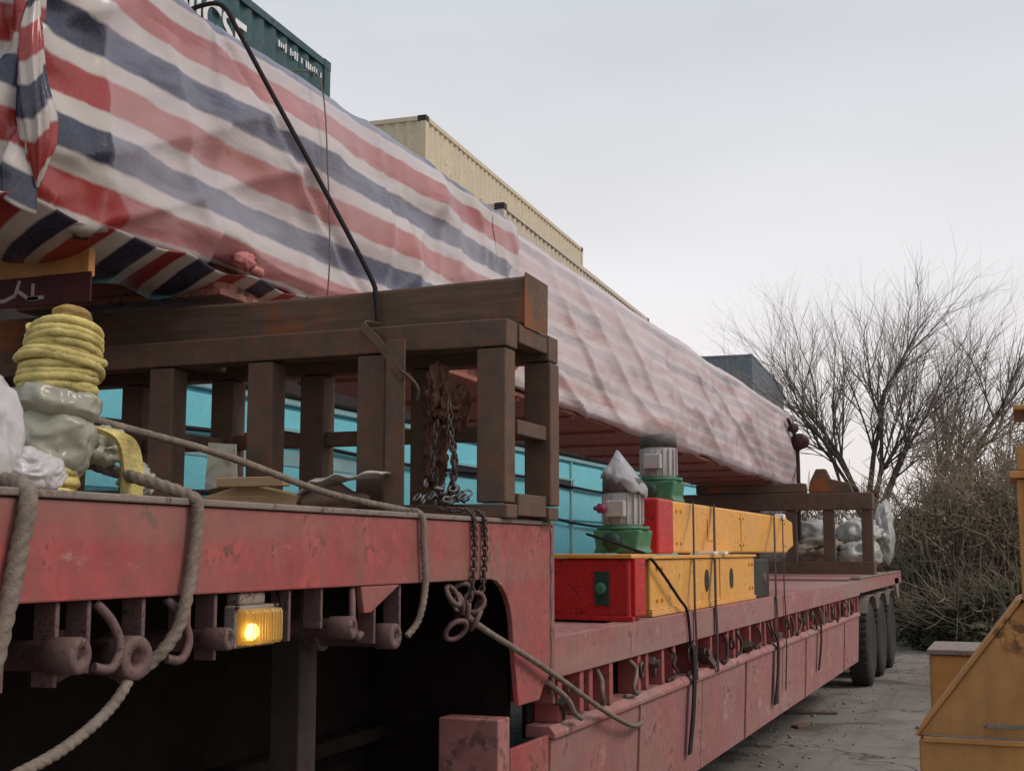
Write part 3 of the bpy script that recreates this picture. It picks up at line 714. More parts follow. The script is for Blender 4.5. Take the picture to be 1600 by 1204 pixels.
TP = thing('striped_tarp', 'red, white and blue striped tarp over the near end of the girder', 'tarp', (-3.55, 5.4, 2.7))
def near_knots(y):
    t = min(1, max(0, (y - 3.2) / 1.2)); zt_ = 3.80 - 0.0125*(y - 3.3)
    zbm = zb(y)
    hem = 2.735 - 0.01*math.sin(y*4) + (0.03 if y > 4.3 else 0)
    tuck = max(0, 1 - (y - 3.2)/1.6)                  # the hem tucks in towards the near end
    return [(-3.02 - 0.10*tuck, hem - 0.01), (-2.985 - 0.05*tuck, hem + 0.02), (-2.955, hem + 0.17*tuck + 0.06), (-2.952, 3.2), (-2.97, zt_ - 0.06), (-3.02, zt_), (-3.5, zt_ + 0.02), (-4.06, zt_ - 0.01), (-4.13, zt_ - 0.09), (-4.14, 3.1), (-4.12, 2.72)]
def near_disp(y, s, x, z):
    p = Vector((y*0.55, s*1.9, 1.3))
    d = 0.055*fbm(p, 3) + 0.012*fbm(Vector((y*2.2 - s*2.4, s*2.6 + y*0.8, 7.1)), 3)
    # slack swag lines hanging between the tie points
    d += 0.028*math.sin((z - 3.2)*9 + (y - 4.6)**2*1.6)*math.exp(-((y-5.2)/1.6)**2)
    # tension folds running off the rope
    yr = 4.2 + (3.77 - z)*1.45
    d -= 0.03*math.exp(-((y - yr)/0.05)**2)
    ridge = abs(noise.noise(Vector((y*3.1 + s*1.2, s*0.9 - y*0.35, 2.2))))
    d += 0.022*(0.3 - ridge)
    for a_, b_, c_ in ((1.1, 0.9, 3.3), (0.6, -1.5, 8.1), (1.6, 0.25, 12.7)):
        cr_ = 1 - min(1, 2.2*abs(noise.noise(Vector((y*a_ + s*b_, s*0.45 - y*0.2*b_, c_))))); d += 0.022*cr_**5
    d *= 0.35 + 0.65*min(1, max(0, (3.80 - z)/0.25))
    if y < 3.55: d += 0.03*math.sin(s*26 + y*7)*max(0, 1 - (y-3.2)/0.35)*0.5
    return d
mb, at_ = sheet(3.22, 7.62, 190, 190, near_knots, near_disp, lambda t, s: 0.10*noise.noise(Vector((s*2.1, 3.3, t*0))) * (1 if t > 0.9 else 0) + (0.05*noise.noise(Vector((s*5, 1, 0))) if t < 0.03 else 0))
solid(obj('side_sheet', mb, 'tarp', TP, attrs=at_))
# gathered end
def end_flap():
    nx, nz = 110, 90; pts = []; st = []; ru = []
    for j in range(nz + 1):
        z = 2.70 + 1.09*j/nz
        for i in range(nx + 1):
            u = i/nx; x = -2.965 - 1.165*u
            pl = 0.10*(0.5 - abs(math.sin(u*19 + 1.2*math.sin(z*4) + 2*noise.noise(Vector((x*2, z*2, 0)))))) + 0.06*fbm(Vector((x*3, z*2.2, 4.4)), 4)
            bulge = -0.14*math.sin(math.pi*min(1, u*1.0))**0.5
            edge = max(0, 1 - u/0.04)
            y = 3.25 + (bulge + pl)*(1 - edge) - 0.0*edge
            zz = z + 0.05*math.sin(u*17) * (1 - j/nz) * (1 - edge)
            pts.append((x, y, zz)); st.append((3.442 - z)/0.39 + 40 + 0.35*math.exp(-u*6) + 0.12*math.sin(u*17)); ru.append(1.0)
    mb = MB(); mb.add(pts, [(j*(nx+1)+i, j*(nx+1)+i+1, (j+1)*(nx+1)+i+1, (j+1)*(nx+1)+i) for j in range(nz) for i in range(nx)], True)
    return mb, {'stripe': st, 'run': ru}
mb, at_ = end_flap(); solid(obj('gathered_end', mb, 'tarp', TP, attrs=at_))
def corner_roll():
    nz, n = 90, 30; pts = []; st = []; ru = []
    for j in range(nz + 1):
        t = j/nz; z = 2.79 + 1.05*t; cxx = -2.975 + 0.018*math.sin(z*7); cyy = 3.235 + 0.02*math.sin(z*5 + 1)
        r = (0.034 + 0.014*math.sin(z*6 + 2) + 0.012*noise.noise(Vector((z*5, 0, 3)))) * min(1, 6*t + 0.15)
        for i in range(n):
            q = 2*math.pi*i/n; rr = r*(1 + 0.45*math.sin(q*3 + z*3) * math.sin(q*5 - z*4) + 0.3*noise.noise(Vector((math.cos(q)*2, math.sin(q)*2, z*6))))
            pts.append((cxx + rr*math.cos(q), cyy + rr*math.sin(q), z)); st.append((3.442 - z)/0.39 + 40.25 + 0.15*math.sin(q)); ru.append(1.0)
    mb = MB(); mb.add(pts, [(j*n+i, j*n+(i+1) % n, (j+1)*n+(i+1) % n, (j+1)*n+i) for j in range(nz) for i in range(n)], True)
    return mb, {'stripe': st, 'run': ru}
mb, at_ = corner_roll(); obj('gathered_corner', mb, 'tarp', TP, attrs=at_)
# flap hanging inside below the hem, stripes running across
def under_flap():
    ny, nz = 120, 30; pts = []; st = []; ru = []
    for j in range(ny + 1):
        y = 3.05 + 2.15*j/ny
        for i in range(nz + 1):
            t = i/nz; fall = 0.11*(1 - 0.5*j/ny)
            x = -3.0 - 0.36*t - 0.012*math.sin(y*9 + t*2); z = 2.752 - fall*t**0.9 - 0.03*math.sin(t*math.pi) + 0.012*math.sin(y*14 + t*3)
            pts.append((x + 0.01*fbm(Vector((y*3, t, 2)), 3), y + 0.25*t*t, z)); st.append(y/0.39*0.92 + 0.2*t); ru.append(1.0)
    mb = MB(); mb.add(pts, [(j*(nz+1)+i, (j+1)*(nz+1)+i, (j+1)*(nz+1)+i+1, j*(nz+1)+i+1) for j in range(ny) for i in range(nz)], True)
    return mb, {'stripe': st, 'run': ru}
mb, at_ = under_flap(); solid(obj('hanging_flap', mb, 'tarp', TP, attrs=at_))
# knotted corner of the hem
obj('hem_knot', MB().blob((-2.95, 4.45, 2.80), (0.035, 0.06, 0.035), 4, 0.5, 2.5, 3).blob((-2.94, 4.53, 2.77), (0.02, 0.05, 0.02), 9, 0.5, 2.5, 2), plain('pink_tarp_knot', (0.48, 0.17, 0.16), 0.5), TP)

TF = thing('faded_tarp', 'paler pink-striped tarp over the far end of the girder', 'tarp', (-3.55, 13, 2.6))
def far_knots(y):
    zt_ = 3.765 - 0.0125*(y - 3.3); zm = zb(y) + 0.0
    sag = 0.05*math.sin((y - 7.3)*0.9)
    return [(-3.01, zm + 0.01), (-2.965, zm + 0.03), (-2.955, zm + 0.5), (-2.985, zt_ - 0.07), (-3.04, zt_), (-3.5, zt_ + 0.015), (-4.05, zt_ - 0.01), (-4.13, zt_ - 0.09), (-4.13, zm + 0.1)]
def far_disp(y, s, x, z):
    d = 0.035*fbm(Vector((y*0.5, s*1.6, 9.3)), 3)
    q = y*1.25 + (z - 3.2)*2.6                     # diagonal pull folds
    d += 0.022*math.sin(q*2.0 + 1.5*fbm(Vector((y*0.4, s, 0)), 2)) * (0.3 + 0.7*min(1, max(0, (y - 9)/6)))
    d += 0.035*(0.3 - abs(noise.noise(Vector((q*0.55, (y*0.25 - z*1.1), 5.5)))))
    d += 0.014*fbm(Vector((y*2.2 + s*2, s*2.4 - y*0.7, 3.7)), 4)
    cr_ = 1 - min(1, 2.2*abs(noise.noise(Vector((q*0.8, s*0.5 - y*0.1, 21.0))))); d += 0.03*cr_**4
    d *= 0.35 + 0.65*min(1, max(0, (3.72 - 0.0125*(y - 3.3) - z)/0.25))
    return d
mb, at_ = sheet(7.35, 18.75, 330, 140, far_knots, far_disp, None, 3.442, 0.235)
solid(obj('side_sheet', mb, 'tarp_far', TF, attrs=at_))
def far_end():
    nx, nz = 40, 50; pts = []; st = []; ru = []
    for j in range(nz + 1):
        for i in range(nx + 1):
            u = i/nx; z = zb(18.7) - 0.04 + (3.56 - zb(18.7) + 0.05)*j/nz; x = -2.97 - 1.15*u
            pts.append((x, 18.74 + (0.35*(1 - j/nz)*(1-u) + 0.04*math.sin(u*25))*min(1, u*12), z)); st.append((3.35 - z)/0.39 + 40); ru.append(20.0)
    mb = MB(); mb.add(pts, [(j*(nx+1)+i, (j+1)*(nx+1)+i, (j+1)*(nx+1)+i+1, j*(nx+1)+i+1) for j in range(nz) for i in range(nx)], True)
    return mb, {'stripe': st, 'run': ru}
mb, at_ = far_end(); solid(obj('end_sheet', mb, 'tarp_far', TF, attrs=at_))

# black tie rope over the tarp, down to the trestle
p = curve([(-3.16, 4.20, 3.79), (-3.03, 4.205, 3.825), (-2.93, 4.21, 3.81), (-2.86, 4.22, 3.70), (-2.72, 4.25, 3.44), (-2.50, 4.29, 3.04), (-2.30, 4.33, 2.665), (-2.275, 4.336, 2.58), (-2.265, 4.338, 2.47)], 8)
tag(obj('tie_rope', MB().tube(p, 0.010, 8), 'black'), 'black tie rope slanting down over the striped tarp to the timber', 'rope')
tag(obj('rust_strap', MB().ribbon(curve([(-2.26, 4.335, 2.46), (-2.25, 4.19, 2.44), (-2.17, 4.15, 2.37), (-2.07, 4.095, 2.27), (-2.03, 4.09, 2.22)], 6), 0.03, 0.005, (0.6, 0, 0.7)), 'rust'), 'short rusty strap slanting down the trestle front below the black rope', 'strap')
p = curve([(-3.4, 4.93, 3.83), (-3.0, 4.95, 3.81), (-2.90, 4.97, 3.72), (-2.865, 4.98, 3.3), (-2.86, 5.0, 2.95), (-2.88, 5.02, 2.74)], 8)
tag(obj('hanging_rope', MB().tube(p, 0.004, 6), 'rope'), 'thin grey cord hanging down the striped tarp beside the black rope', 'cord')

# far end lashing post with a dark ball
LP = thing('lashing_post', 'dark lashing bar with round knob at far tarp end', 'post', (-2.88, 18.4, 2.45))
obj('bar', MB().tube(curve([(-2.88, 18.40, 1.30), (-2.88, 18.40, 2.3), (-2.88, 18.42, 2.9), (-2.89, 18.3, 3.2), (-2.92, 17.9, 3.42)], 6), 0.028, 8), 'strap_dark', LP)
obj('knob', MB().blob((-2.86, 18.40, 3.14), (0.13, 0.13, 0.13), 3, 0.35, 1.6, 3), plain('dark_red_knob', (0.045, 0.012, 0.014), 0.6), LP)
obj('knob', MB().blob((-2.90, 18.2, 3.32), (0.07, 0.07, 0.07), 5, 0.4, 1.6, 2), 'strap_dark', LP)

# ================================================================== FAR TRESTLE
TX2 = thing('steel_trestle', 'grey-brown trestle with three posts at the rear of the trailer', 'trestle', (-3.2, 16.95, 1.43))
obj('cap_beam', MB().box(-4.6, -1.715, 16.86, 17.08, 2.13, 2.35), 'rust', TX2, 0.012)
for xc in (-1.80, -2.28, -2.76, -3.24, -3.72, -4.2):
    obj('front_post', MB().box(xc - 0.068, xc + 0.068, 16.9, 17.04, 1.475, 2.128), 'rust', TX2, 0.008)
obj('foot_beam', MB().box(-4.6, -1.72, 16.84, 17.10, 1.312, 1.473), 'rust', TX2, 0.006)
b = MB(); b.prism([(-2.52, 2.353), (-1.96, 2.353), (-2.0, 2.47), (-2.24, 2.53), (-2.30, 2.66), (-2.42, 2.66), (-2.50, 2.50)], 'y', 16.9, 17.05)
tag(obj('timber_block', b, 'timber', bevel=0.012), 'stepped dark timber block sitting on the rear trestle beam', 'block')
b = MB(); b.box(-4.0, -2.56, 16.88, 17.06, 2.353, zb(17) - 0.024)
tag(obj('packing_timber', b, 'timber', bevel=0.012), 'packing timber between rear trestle beam and girder underside', 'timber')

# white sheeting and sacks behind the far trestle
tag(obj('plastic_sheet', MB().crumple((-1.80, 19.3, 1.86), (0.13, 0.4, 0.40), 11, 0.45, 1.2, 4, 1.30), 'sack'), 'crumpled white plastic sheet bulging past the rear trestle', 'sheet')
for i, (x, y, z, sx, sz, lb) in enumerate([(-2.05, 18.4, 1.55, 0.28, 0.2, 'dirty white sack low behind the right opening of rear trestle'), (-2.12, 18.9, 1.88, 0.30, 0.20, 'white sack on top behind the right opening of rear trestle'), (-2.62, 18.3, 1.60, 0.34, 0.18, 'grey-brown sack low behind the left opening of rear trestle'), (-2.68, 18.8, 1.84, 0.33, 0.20, 'pale sack on top behind the left opening of rear trestle'), (-3.2, 18.6, 1.6, 0.33, 0.25, 'pale sack furthest in behind the rear trestle')]):
    tag(obj('sack', MB().crumple((x, y, z), (sx, 0.35, sz), 20 + i, 0.4, 1.2, 4, 1.30), 'sack' if i != 2 else plain('brown_sack', (0.22, 0.18, 0.14), 0.8)), lb, 'sack', 'sacks behind the rear trestle')

# ================================================================== CARGO ON THE LOW DECK
ZD = 1.275
C1 = thing('end_carriage', 'lower yellow crane end carriage with red wheel housing, on the deck edge', 'carriage', (-1.95, 7.4, ZD))
b = MB(); b.prism([(6.30, ZD + 0.03), (9.02, ZD + 0.03), (9.02, ZD + 0.285), (6.30, ZD + 0.285)], 'x', -2.08, -1.735)
obj('yellow_beam', b, 'yellow', C1, 0.008)
obj('bottom_skid', MB().box(-2.10, -1.725, 6.30, 9.02, ZD, ZD + 0.028), 'yellow', C1, 0.003)
obj('top_plate', MB().box(-2.12, -1.722, 6.16, 9.04, ZD + 0.287, ZD + 0.305), 'yellow', C1, 0.003)
rot = Matrix.Translation((-1.72, 5.88, 0)) @ Matrix.Rotation(R(-9), 4, 'Z') @ Matrix.Translation((1.72, -5.88, 0))
h = obj('wheel_housing', MB().box(-2.34, -1.72, 5.88, 6.00, ZD + 0.0, ZD + 0.29).xf(rot), 'yred', C1, 0.012)
obj('housing_top', MB().box(-2.36, -1.70, 5.86, 6.12, ZD + 0.292, ZD + 0.312).xf(rot), 'yellow', C1, 0.004)
obj('axle_plate', MB().box(-1.90, -1.825, 5.868, 5.879, ZD + 0.07, ZD + 0.23).xf(rot), 'darkgreen', C1, 0.003)
obj('bolt_head', MB().lathe((-1.862, 5.868, ZD + 0.15), (0, -1, 0), [(0, 0.03), (0.02, 0.028), (0.021, 0.012)], 12).xf(rot), 'green', C1)
obj('lower_flange', MB().box(-2.36, -1.69, 5.85, 5.876, ZD + 0.0, ZD + 0.022).xf(rot), 'yred', C1, 0.003)
obj('wheel_block', MB().box(-2.25, -1.80, 6.03, 6.295, ZD + 0.01, ZD + 0.28), 'glass', C1, 0.006)
obj('travel_wheel', MB().lathe((-1.82, 6.16, ZD + 0.13), (1, 0, 0), [(0, 0.115), (0.03, 0.115), (0.032, 0.09), (0.06, 0.09), (0.065, 0.05), (0.09, 0.045), (0.092, 0.01)], 22), 'darkgreen', C1)
obj('housing_rib', MB().box(-1.735, -1.70, 5.90, 6.02, ZD + 0.022, ZD + 0.29).xf(rot), 'yred', C1, 0.004)
for y in (7.55, 8.25):
    m_ = MB(); n_ = 20
    ring = [(-1.7342, y + 0.055*math.cos(2*math.pi*i/n_), ZD + 0.155 + 0.065*math.sin(2*math.pi*i/n_)) for i in range(n_)]
    ring2 = [(x + 0.003, yy, z) for x, yy, z in ring]
    m_.add(ring + ring2, [tuple(range(n_, 2*n_)), tuple(range(n_-1, -1, -1))] + [(i, (i+1) % n_, (i+1) % n_ + n_, i + n_) for i in range(n_)])
    obj('hand_hole', m_, 'casting', C1)
for (xx, zz) in ((-2.28, 0.05), (-2.28, 0.24), (-2.10, 0.05), (-2.10, 0.24), (-1.96, 0.24), (-1.96, 0.05)):
    obj('bolt', MB().lathe((xx, 5.879, ZD + zz), (0, -1, 0), [(0, 0.012), (0.009, 0.012), (0.0092, 0.004)], 6, False).xf(rot), 'yred', C1)
for yy in (6.42, 6.52, 8.84, 8.94):
    for zz in (0.08, 0.24): obj('bolt', MB().lathe((-1.7345, yy, ZD + zz), (1, 0, 0), [(0, 0.013), (0.010, 0.013), (0.0102, 0.004)], 6, False), 'yellow', C1)
obj('weld_bead', MB().tube([(-1.7345, 6.31 + 0.045*i, ZD + 0.032 + 0.002*math.sin(i*1.9)) for i in range(60)], 0.005, 6), 'yellow', C1)
obj('joint_strip', MB().box(-1.734, -1.729, 7.90, 7.93, ZD + 0.03, ZD + 0.285), 'yellow', C1)
mw = obj('far_wheel_block', MB().box(-2.06, -1.74, 9.05, 9.62, ZD, ZD + 0.27), 'casting', C1, 0.01)
obj('far_wheel', MB().lathe((-1.86, 9.42, ZD + 0.13), (1, 0, 0), [(0, 0.12), (0.10, 0.12), (0.11, 0.10), (0.112, 0.05), (0.13, 0.04)], 20), 'rust', C1)
obj('clip', MB().box(-1.80, -1.70, 7.62, 7.72, ZD + 0.307, ZD + 0.325), 'white', C1, 0.004); obj('clip', MB().box(-1.80, -1.70, 7.92, 8.02, ZD + 0.307, ZD + 0.325), 'white', C1, 0.004)

Z2 = ZD + 0.315
C2 = thing('end_carriage', 'upper yellow crane end carriage with red end, stacked on the lower one', 'carriage', (-2.0, 9.3, Z2))
obj('yellow_beam', MB().box(-2.13, -1.885, 7.36, 11.35, Z2, Z2 + 0.305), 'yellow', C2, 0.012)
obj('red_end', MB().box(-2.135, -1.88, 7.02, 7.358, Z2 - 0.004, Z2 + 0.31), 'yred', C2, 0.014)
obj('end_bolt', MB().lathe((-2.0, 7.021, Z2 + 0.13), (0, -1, 0), [(0, 0.028), (0.012, 0.026), (0.013, 0.01)], 12), 'darkgreen', C2)
obj('bolt_head', MB().box(-1.884, -1.878, 8.25, 8.45, Z2 + 0.08, Z2 + 0.22), 'yellow', C2, 0.002)
obj('end_lug', MB().prism([(11.35, Z2), (11.75, Z2 + 0.06), (11.72, Z2 + 0.27), (11.35, Z2 + 0.30)], 'x', -2.10, -1.90), 'yellow', C2, 0.01)
b = MB()
for yy in (7.44, 7.54, 9.3, 9.4, 11.1, 11.2):
    for zz in (0.06, 0.25): obj('bolt', MB().lathe((-1.8845, yy, Z2 + zz), (1, 0, 0), [(0, 0.013), (0.010, 0.013), (0.0102, 0.004)], 6, False), 'yellow', C2)
obj('seam_strip', MB().box(-1.884, -1.879, 9.33, 9.37, Z2 + 0.02, Z2 + 0.285), 'yellow', C2, 0.001)
obj('edge_guard', MB().box(-1.93, -1.87, 11.0, 11.2, Z2 + 0.28, Z2 + 0.325), 'white', C2, 0.006)

def motor(loc, s, label, cone):
    m_ = thing('drive_motor', label, 'motor', loc); x, y, z = loc
    gb = MB(); gb.prism([(x-0.15*s, z), (x+0.15*s, z), (x+0.13*s, z+0.03*s), (x+0.15*s, z+0.14*s), (x-0.15*s, z+0.14*s), (x-0.13*s, z+0.03*s)], 'y', y - 0.16*s, y + 0.16*s)
    gbx = obj('gearbox', gb, 'green', m_, 0.012*s)
    obj('flange', MB().lathe((x, y, z+0.141*s), (0, 0, 1), [(0, 0.165*s), (0.022*s, 0.165*s), (0.024*s, 0.13*s)], 24), 'green', m_)
    obj('shaft_cover', MB().lathe((x - 0.02*s, y - 0.161*s, z + 0.07*s), (0, -1, 0), [(0, 0.055*s), (0.03*s, 0.055*s), (0.032*s, 0.02*s)], 16), 'darkgreen', m_)
    body = obj('body', MB().lathe((x, y, z+0.166*s), (0, 0, 1), [(0, 0.115*s), (0.01*s, 0.12*s), (0.20*s, 0.12*s), (0.21*s, 0.112*s)], 28), 'motor', m_)
    fn = MB()
    for k in range(18):
        t = 2*math.pi*k/18; mm = Matrix.Translation((x, y, 0)) @ Matrix.Rotation(t, 4, 'Z')
        fn.add([mm @ Vector(p) for p in [(0.115*s,-0.004,z+0.18*s),(0.132*s,-0.004,z+0.18*s),(0.132*s,0.004,z+0.18*s),(0.115*s,0.004,z+0.18*s),(0.115*s,-0.004,z+0.36*s),(0.132*s,-0.004,z+0.36*s),(0.132*s,0.004,z+0.36*s),(0.115*s,0.004,z+0.36*s)]], [(0,3,2,1),(4,5,6,7),(0,1,5,4),(1,2,6,5),(2,3,7,6),(3,0,4,7)])
    obj('cooling_fins', fn, 'motor', body)
    obj('fan_cover', MB().lathe((x, y, z+0.377*s), (0, 0, 1), [(0, 0.128*s), (0.07*s, 0.128*s), (0.085*s, 0.11*s), (0.086*s, 0.03*s)], 28), 'motorcap', m_)
    obj('terminal_box', MB().box(x - 0.06*s, x + 0.06*s, y - 0.19*s, y - 0.125*s, z + 0.22*s, z + 0.32*s), 'motor', m_, 0.006)
    if cone:
        cm = MB(); nn = 48; K = 16; pts = []
        for k in range(K + 1):
            t = k/K
            for i in range(nn):
                q = 2*math.pi*i/nn; lean = 0.5 + 0.5*math.cos(q - 0.4)
                drop = (0.18 + 0.12*lean)*t
                r = s*(0.006 + 0.118*min(1, t*1.25) + 0.03*t*lean)*(1 + t*(0.10*math.sin(q*5 + 3*noise.noise(Vector((q, t, 2)))) + 0.25*(0.25 - abs(noise.noise(Vector((math.cos(q)*2, math.sin(q)*2, t*2.5)))))))
                pts.append((x - 0.035*s*(1 - t)**2 + r*math.cos(q), y + r*math.sin(q), z + 0.64*s - drop*s - (0.05*s*noise.noise(Vector((math.cos(q)*2, math.sin(q)*2, 4))) if t > 0.9 else 0)))
        cm.add(pts, [(k*nn+i, k*nn+(i+1) % nn, (k+1)*nn+(i+1) % nn, (k+1)*nn+i) for k in range(K) for i in range(nn)], True)
        solid(obj('plastic_wrap', cm, 'clear', m_), 0.003)
        obj('plug', MB().lathe((x - 0.05*s, y - 0.2*s, z + 0.27*s), (-0.9, -1, 0), [(0, 0.022*s), (0.02*s, 0.03*s), (0.05*s, 0.03*s), (0.052*s, 0.016*s), (0.08*s, 0.014*s)], 14), 'magenta', m_)
    return m_
motor((-1.98, 6.66, Z2 + 0.002), 0.86, 'grey motor on green gearbox with pointed plastic wrap, on lower carriage', True)
motor((-2.03, 7.60, Z2 + 0.308), 0.88, 'grey upright motor on green gearbox, on top of upper carriage', False)

# straps round the carriages
def strap(y, yb, lab, w=0.028, hang=0.55, mat='strap_dark', skew=0.0):
    f_ = lambda x_: y * abs(x_) / 1.868          # taut, running slightly back over the stepped edges
    yb = f_(-1.69)
    pth = [(-2.16, y, Z2 + 0.15), (-2.15, y, Z2 + 0.316), (-2.0, y, Z2 + 0.318), (-1.868, y, Z2 + 0.316), (-1.862, f_(-1.862), Z2 + 0.26), (-1.78, f_(-1.78), Z2 + 0.02), (-1.716, f_(-1.716), ZD + 0.275), (-1.700, f_(-1.70), ZD + 0.12), (-1.690, yb, ZD + 0.012), (-1.686, yb, 1.20), (-1.684, yb, 1.10), (-1.690, yb + 0.01, 0.98), (-1.682, yb, 0.90), (-1.70, yb + 0.01, hang)]
    return tag(obj('lashing_strap', MB().ribbon(pth, w, 0.006, (0, 1, 0)), mat), lab, 'strap', 'straps over the carriages')
strap(7.80, 7.0, 'dark strap over carriages nearest the red ends', 0.028, 1.0)
strap(8.38, 8.0, 'dark strap round carriages beside the hand hole', 0.045, 1.0)
strap(10.62, 9.35, 'brown strap near far end of the upper carriage', 0.05, 0.50)
strap(11.02, 9.75, 'thin dark strap last in the row on the carriages', 0.025, 0.56)
tag(obj('lashing_rope', MB().tube(curve([(-2.10, 6.40, Z2 + 0.1), (-1.80, 6.22, Z2 + 0.02), (-1.712, 6.25, Z2 - 0.03), (-1.695, 6.72, ZD + 0.08), (-1.690, 6.88, ZD), (-1.685, 6.92, 1.10)], 8), 0.008, 6), 'black'), 'thin black rope slanting from red housing over yellow carriage', 'rope')
for i, (y, z0, z1, lb) in enumerate([(5.0, 0.98, 0.55, 'dark webbing tail hanging near the neck'), (6.95, 1.05, 0.52, 'dark webbing tail hanging below black slanting rope'), (9.55, 0.95, 0.50, 'dark webbing tail hanging at middle of skirt'), (11.75, 1.0, 0.56, 'dark webbing tail hanging furthest back on skirt')]):
    if i == 0: continue
    pth = curve([(-1.698, y, z0 + 0.06), (-1.680, y + 0.03, z0), (-1.682, y + 0.01, (z0+z1)/2), (-1.705, y - 0.01, z1)], 5)
    tag(obj('webbing_tail', MB().ribbon(pth, 0.065, 0.010, (0, 1, 0)), 'black'), lb, 'webbing', 'webbing tails on the skirt')

# ================================================================== ROPES AND JUNK ON THE GOOSENECK
def flat_rope(name, pts, r, lab, mat='rope', n=8):
    return tag(obj(name, MB().rope(curve(pts, 44), r), mat), lab, 'rope', None)
flat_rope('lashing_rope', [(-2.25, 2.35, 1.99), (-2.12, 2.54, 1.925), (-2.06, 3.0, 1.87), (-1.92, 3.35, 1.775), (-1.76, 3.52, 1.728), (-1.69, 3.535, 1.71), (-1.684, 3.545, 1.62), (-1.682, 3.555, 1.50), (-1.69, 3.53, 1.40), (-1.71, 3.49, 1.35)], 0.0105, 'grey rope sloping to the beam and hooking down nearest the trestle')
flat_rope('lashing_rope', [(-2.3, 1.9, 1.90), (-2.12, 2.22, 1.86), (-2.02, 2.45, 1.80), (-1.84, 2.36, 1.765), (-1.70, 2.375, 1.722), (-1.682, 2.38, 1.69), (-1.680, 2.37, 1.60), (-1.680, 2.345, 1.49), (-1.69, 2.32, 1.42), (-1.72, 2.27, 1.36), (-1.74, 2.21, 1.34)], 0.0138, 'thick grey-brown rope bent over the red beam left of the amber lamp')
flat_rope('lashing_rope', [(-1.9, 1.93, 1.74), (-1.74, 1.88, 1.728), (-1.684, 1.86, 1.70), (-1.68, 1.84, 1.60), (-1.68, 1.815, 1.49), (-1.69, 1.79, 1.38), (-1.75, 1.77, 1.33)], 0.017, 'broad grey strap over the red beam at the left picture edge')
flat_rope('hanging_rope', [(-1.76, 2.24, 1.36), (-1.70, 2.19, 1.345), (-1.685, 2.11, 1.29), (-1.68, 1.98, 1.235), (-1.68, 1.83, 1.20), (-1.69, 1.6, 1.15)], 0.0115, 'pale rope sagging to lower left below the red beam')
flat_rope('hanging_rope', [(-1.74, 3.92, 1.42), (-1.69, 4.0, 1.352), (-1.675, 4.35, 1.24), (-1.665, 4.72, 1.12), (-1.66, 5.2, 0.96), (-1.665, 5.55, 0.86), (-1.68, 5.80, 0.81), (-1.70, 5.98, 0.80)], 0.0108, 'pale brown rope slanting from neck chain down to the skirt')
flat_rope('dangling_cord', [(-1.69, 4.66, 1.11), (-1.675, 4.84, 1.03), (-1.67, 4.92, 0.965), (-1.675, 5.02, 0.935)], 0.011, 'short pale rope end lying on the skirt ledge by the neck', 'rail')
for i, (y, lb) in enumerate([(3.93, 'dark chain draped over the beam left of neck edge'), (4.02, 'rusty chain draped over the beam nearest the neck')]):
    cm = MB(); pts = curve([(-1.80, y - 0.02, 1.74), (-1.70, y, 1.728), (-1.686, y + 0.01, 1.66), (-1.684, y + 0.005, 1.56), (-1.69, y - 0.01, 1.46), (-1.70, y - 0.03, 1.40)], 6)
    for k, q in enumerate(pts[:-1]):
        d = (pts[k+1] - q).normalized(); cm.torus(q, Vector((1, 0.3, 0)).cross(d) if k % 2 else d.orthogonal(), 0.009, 0.0035, 10, 5, 1.5, d)
    tag(obj('chain', cm, 'chain'), lb, 'chain', 'chains by the neck')
# chain hoist bundle hanging in the trestle
HC = thing('chain_bundle', 'rusty canvas and chain bundle hanging in the right trestle bay', 'chain', (-1.95, 4.15, 1.72))
obj('canvas', MB().crumple((-1.975, 4.28, 2.16), (0.05, 0.08, 0.11), 31, 0.6, 1.8, 5).crumple((-1.905, 4.26, 2.12), (0.05, 0.05, 0.085), 33, 0.6, 1.8, 5).crumple((-1.985, 4.27, 1.95), (0.035, 0.05, 0.12), 35, 0.6, 2.0, 5), 'rustcloth', HC)
cm = MB(); pts = curve([(-1.88, 4.16, 2.12), (-1.87, 4.15, 2.02), (-1.85, 4.14, 1.93), (-1.86, 4.15, 1.84), (-1.88, 4.15, 1.77)], 7) + curve([(-1.92, 4.15, 2.05), (-1.93, 4.14, 1.92), (-1.91, 4.14, 1.80)], 7)
for k, q in enumerate(pts): cm.torus(q, (1, math.sin(k*1.6), 0.4*math.cos(k)), 0.013, 0.0045, 10, 5, 1.4, (0, 0, 1))
obj('hanging_chain', cm, 'chain', HC)
cm = MB(); rnd = random.Random(5)
for k in range(30): cm.torus((-1.88 + rnd.gauss(0, 0.035), 4.14 + rnd.gauss(0, 0.03), 1.775 + abs(rnd.gauss(0, 0.025))), (rnd.uniform(-1, 1), rnd.uniform(-1, 1), rnd.uniform(-1, 1)), 0.012, 0.0045, 10, 5, 1.4)
obj('chain_heap', cm, 'silver', HC)
obj('hook', MB().tube(curve([(-2.03, 4.07, 2.24), (-1.985, 4.06, 2.21), (-1.96, 4.07, 2.17), (-1.97, 4.08, 2.13)], 6), 0.006, 8), 'chain', HC)

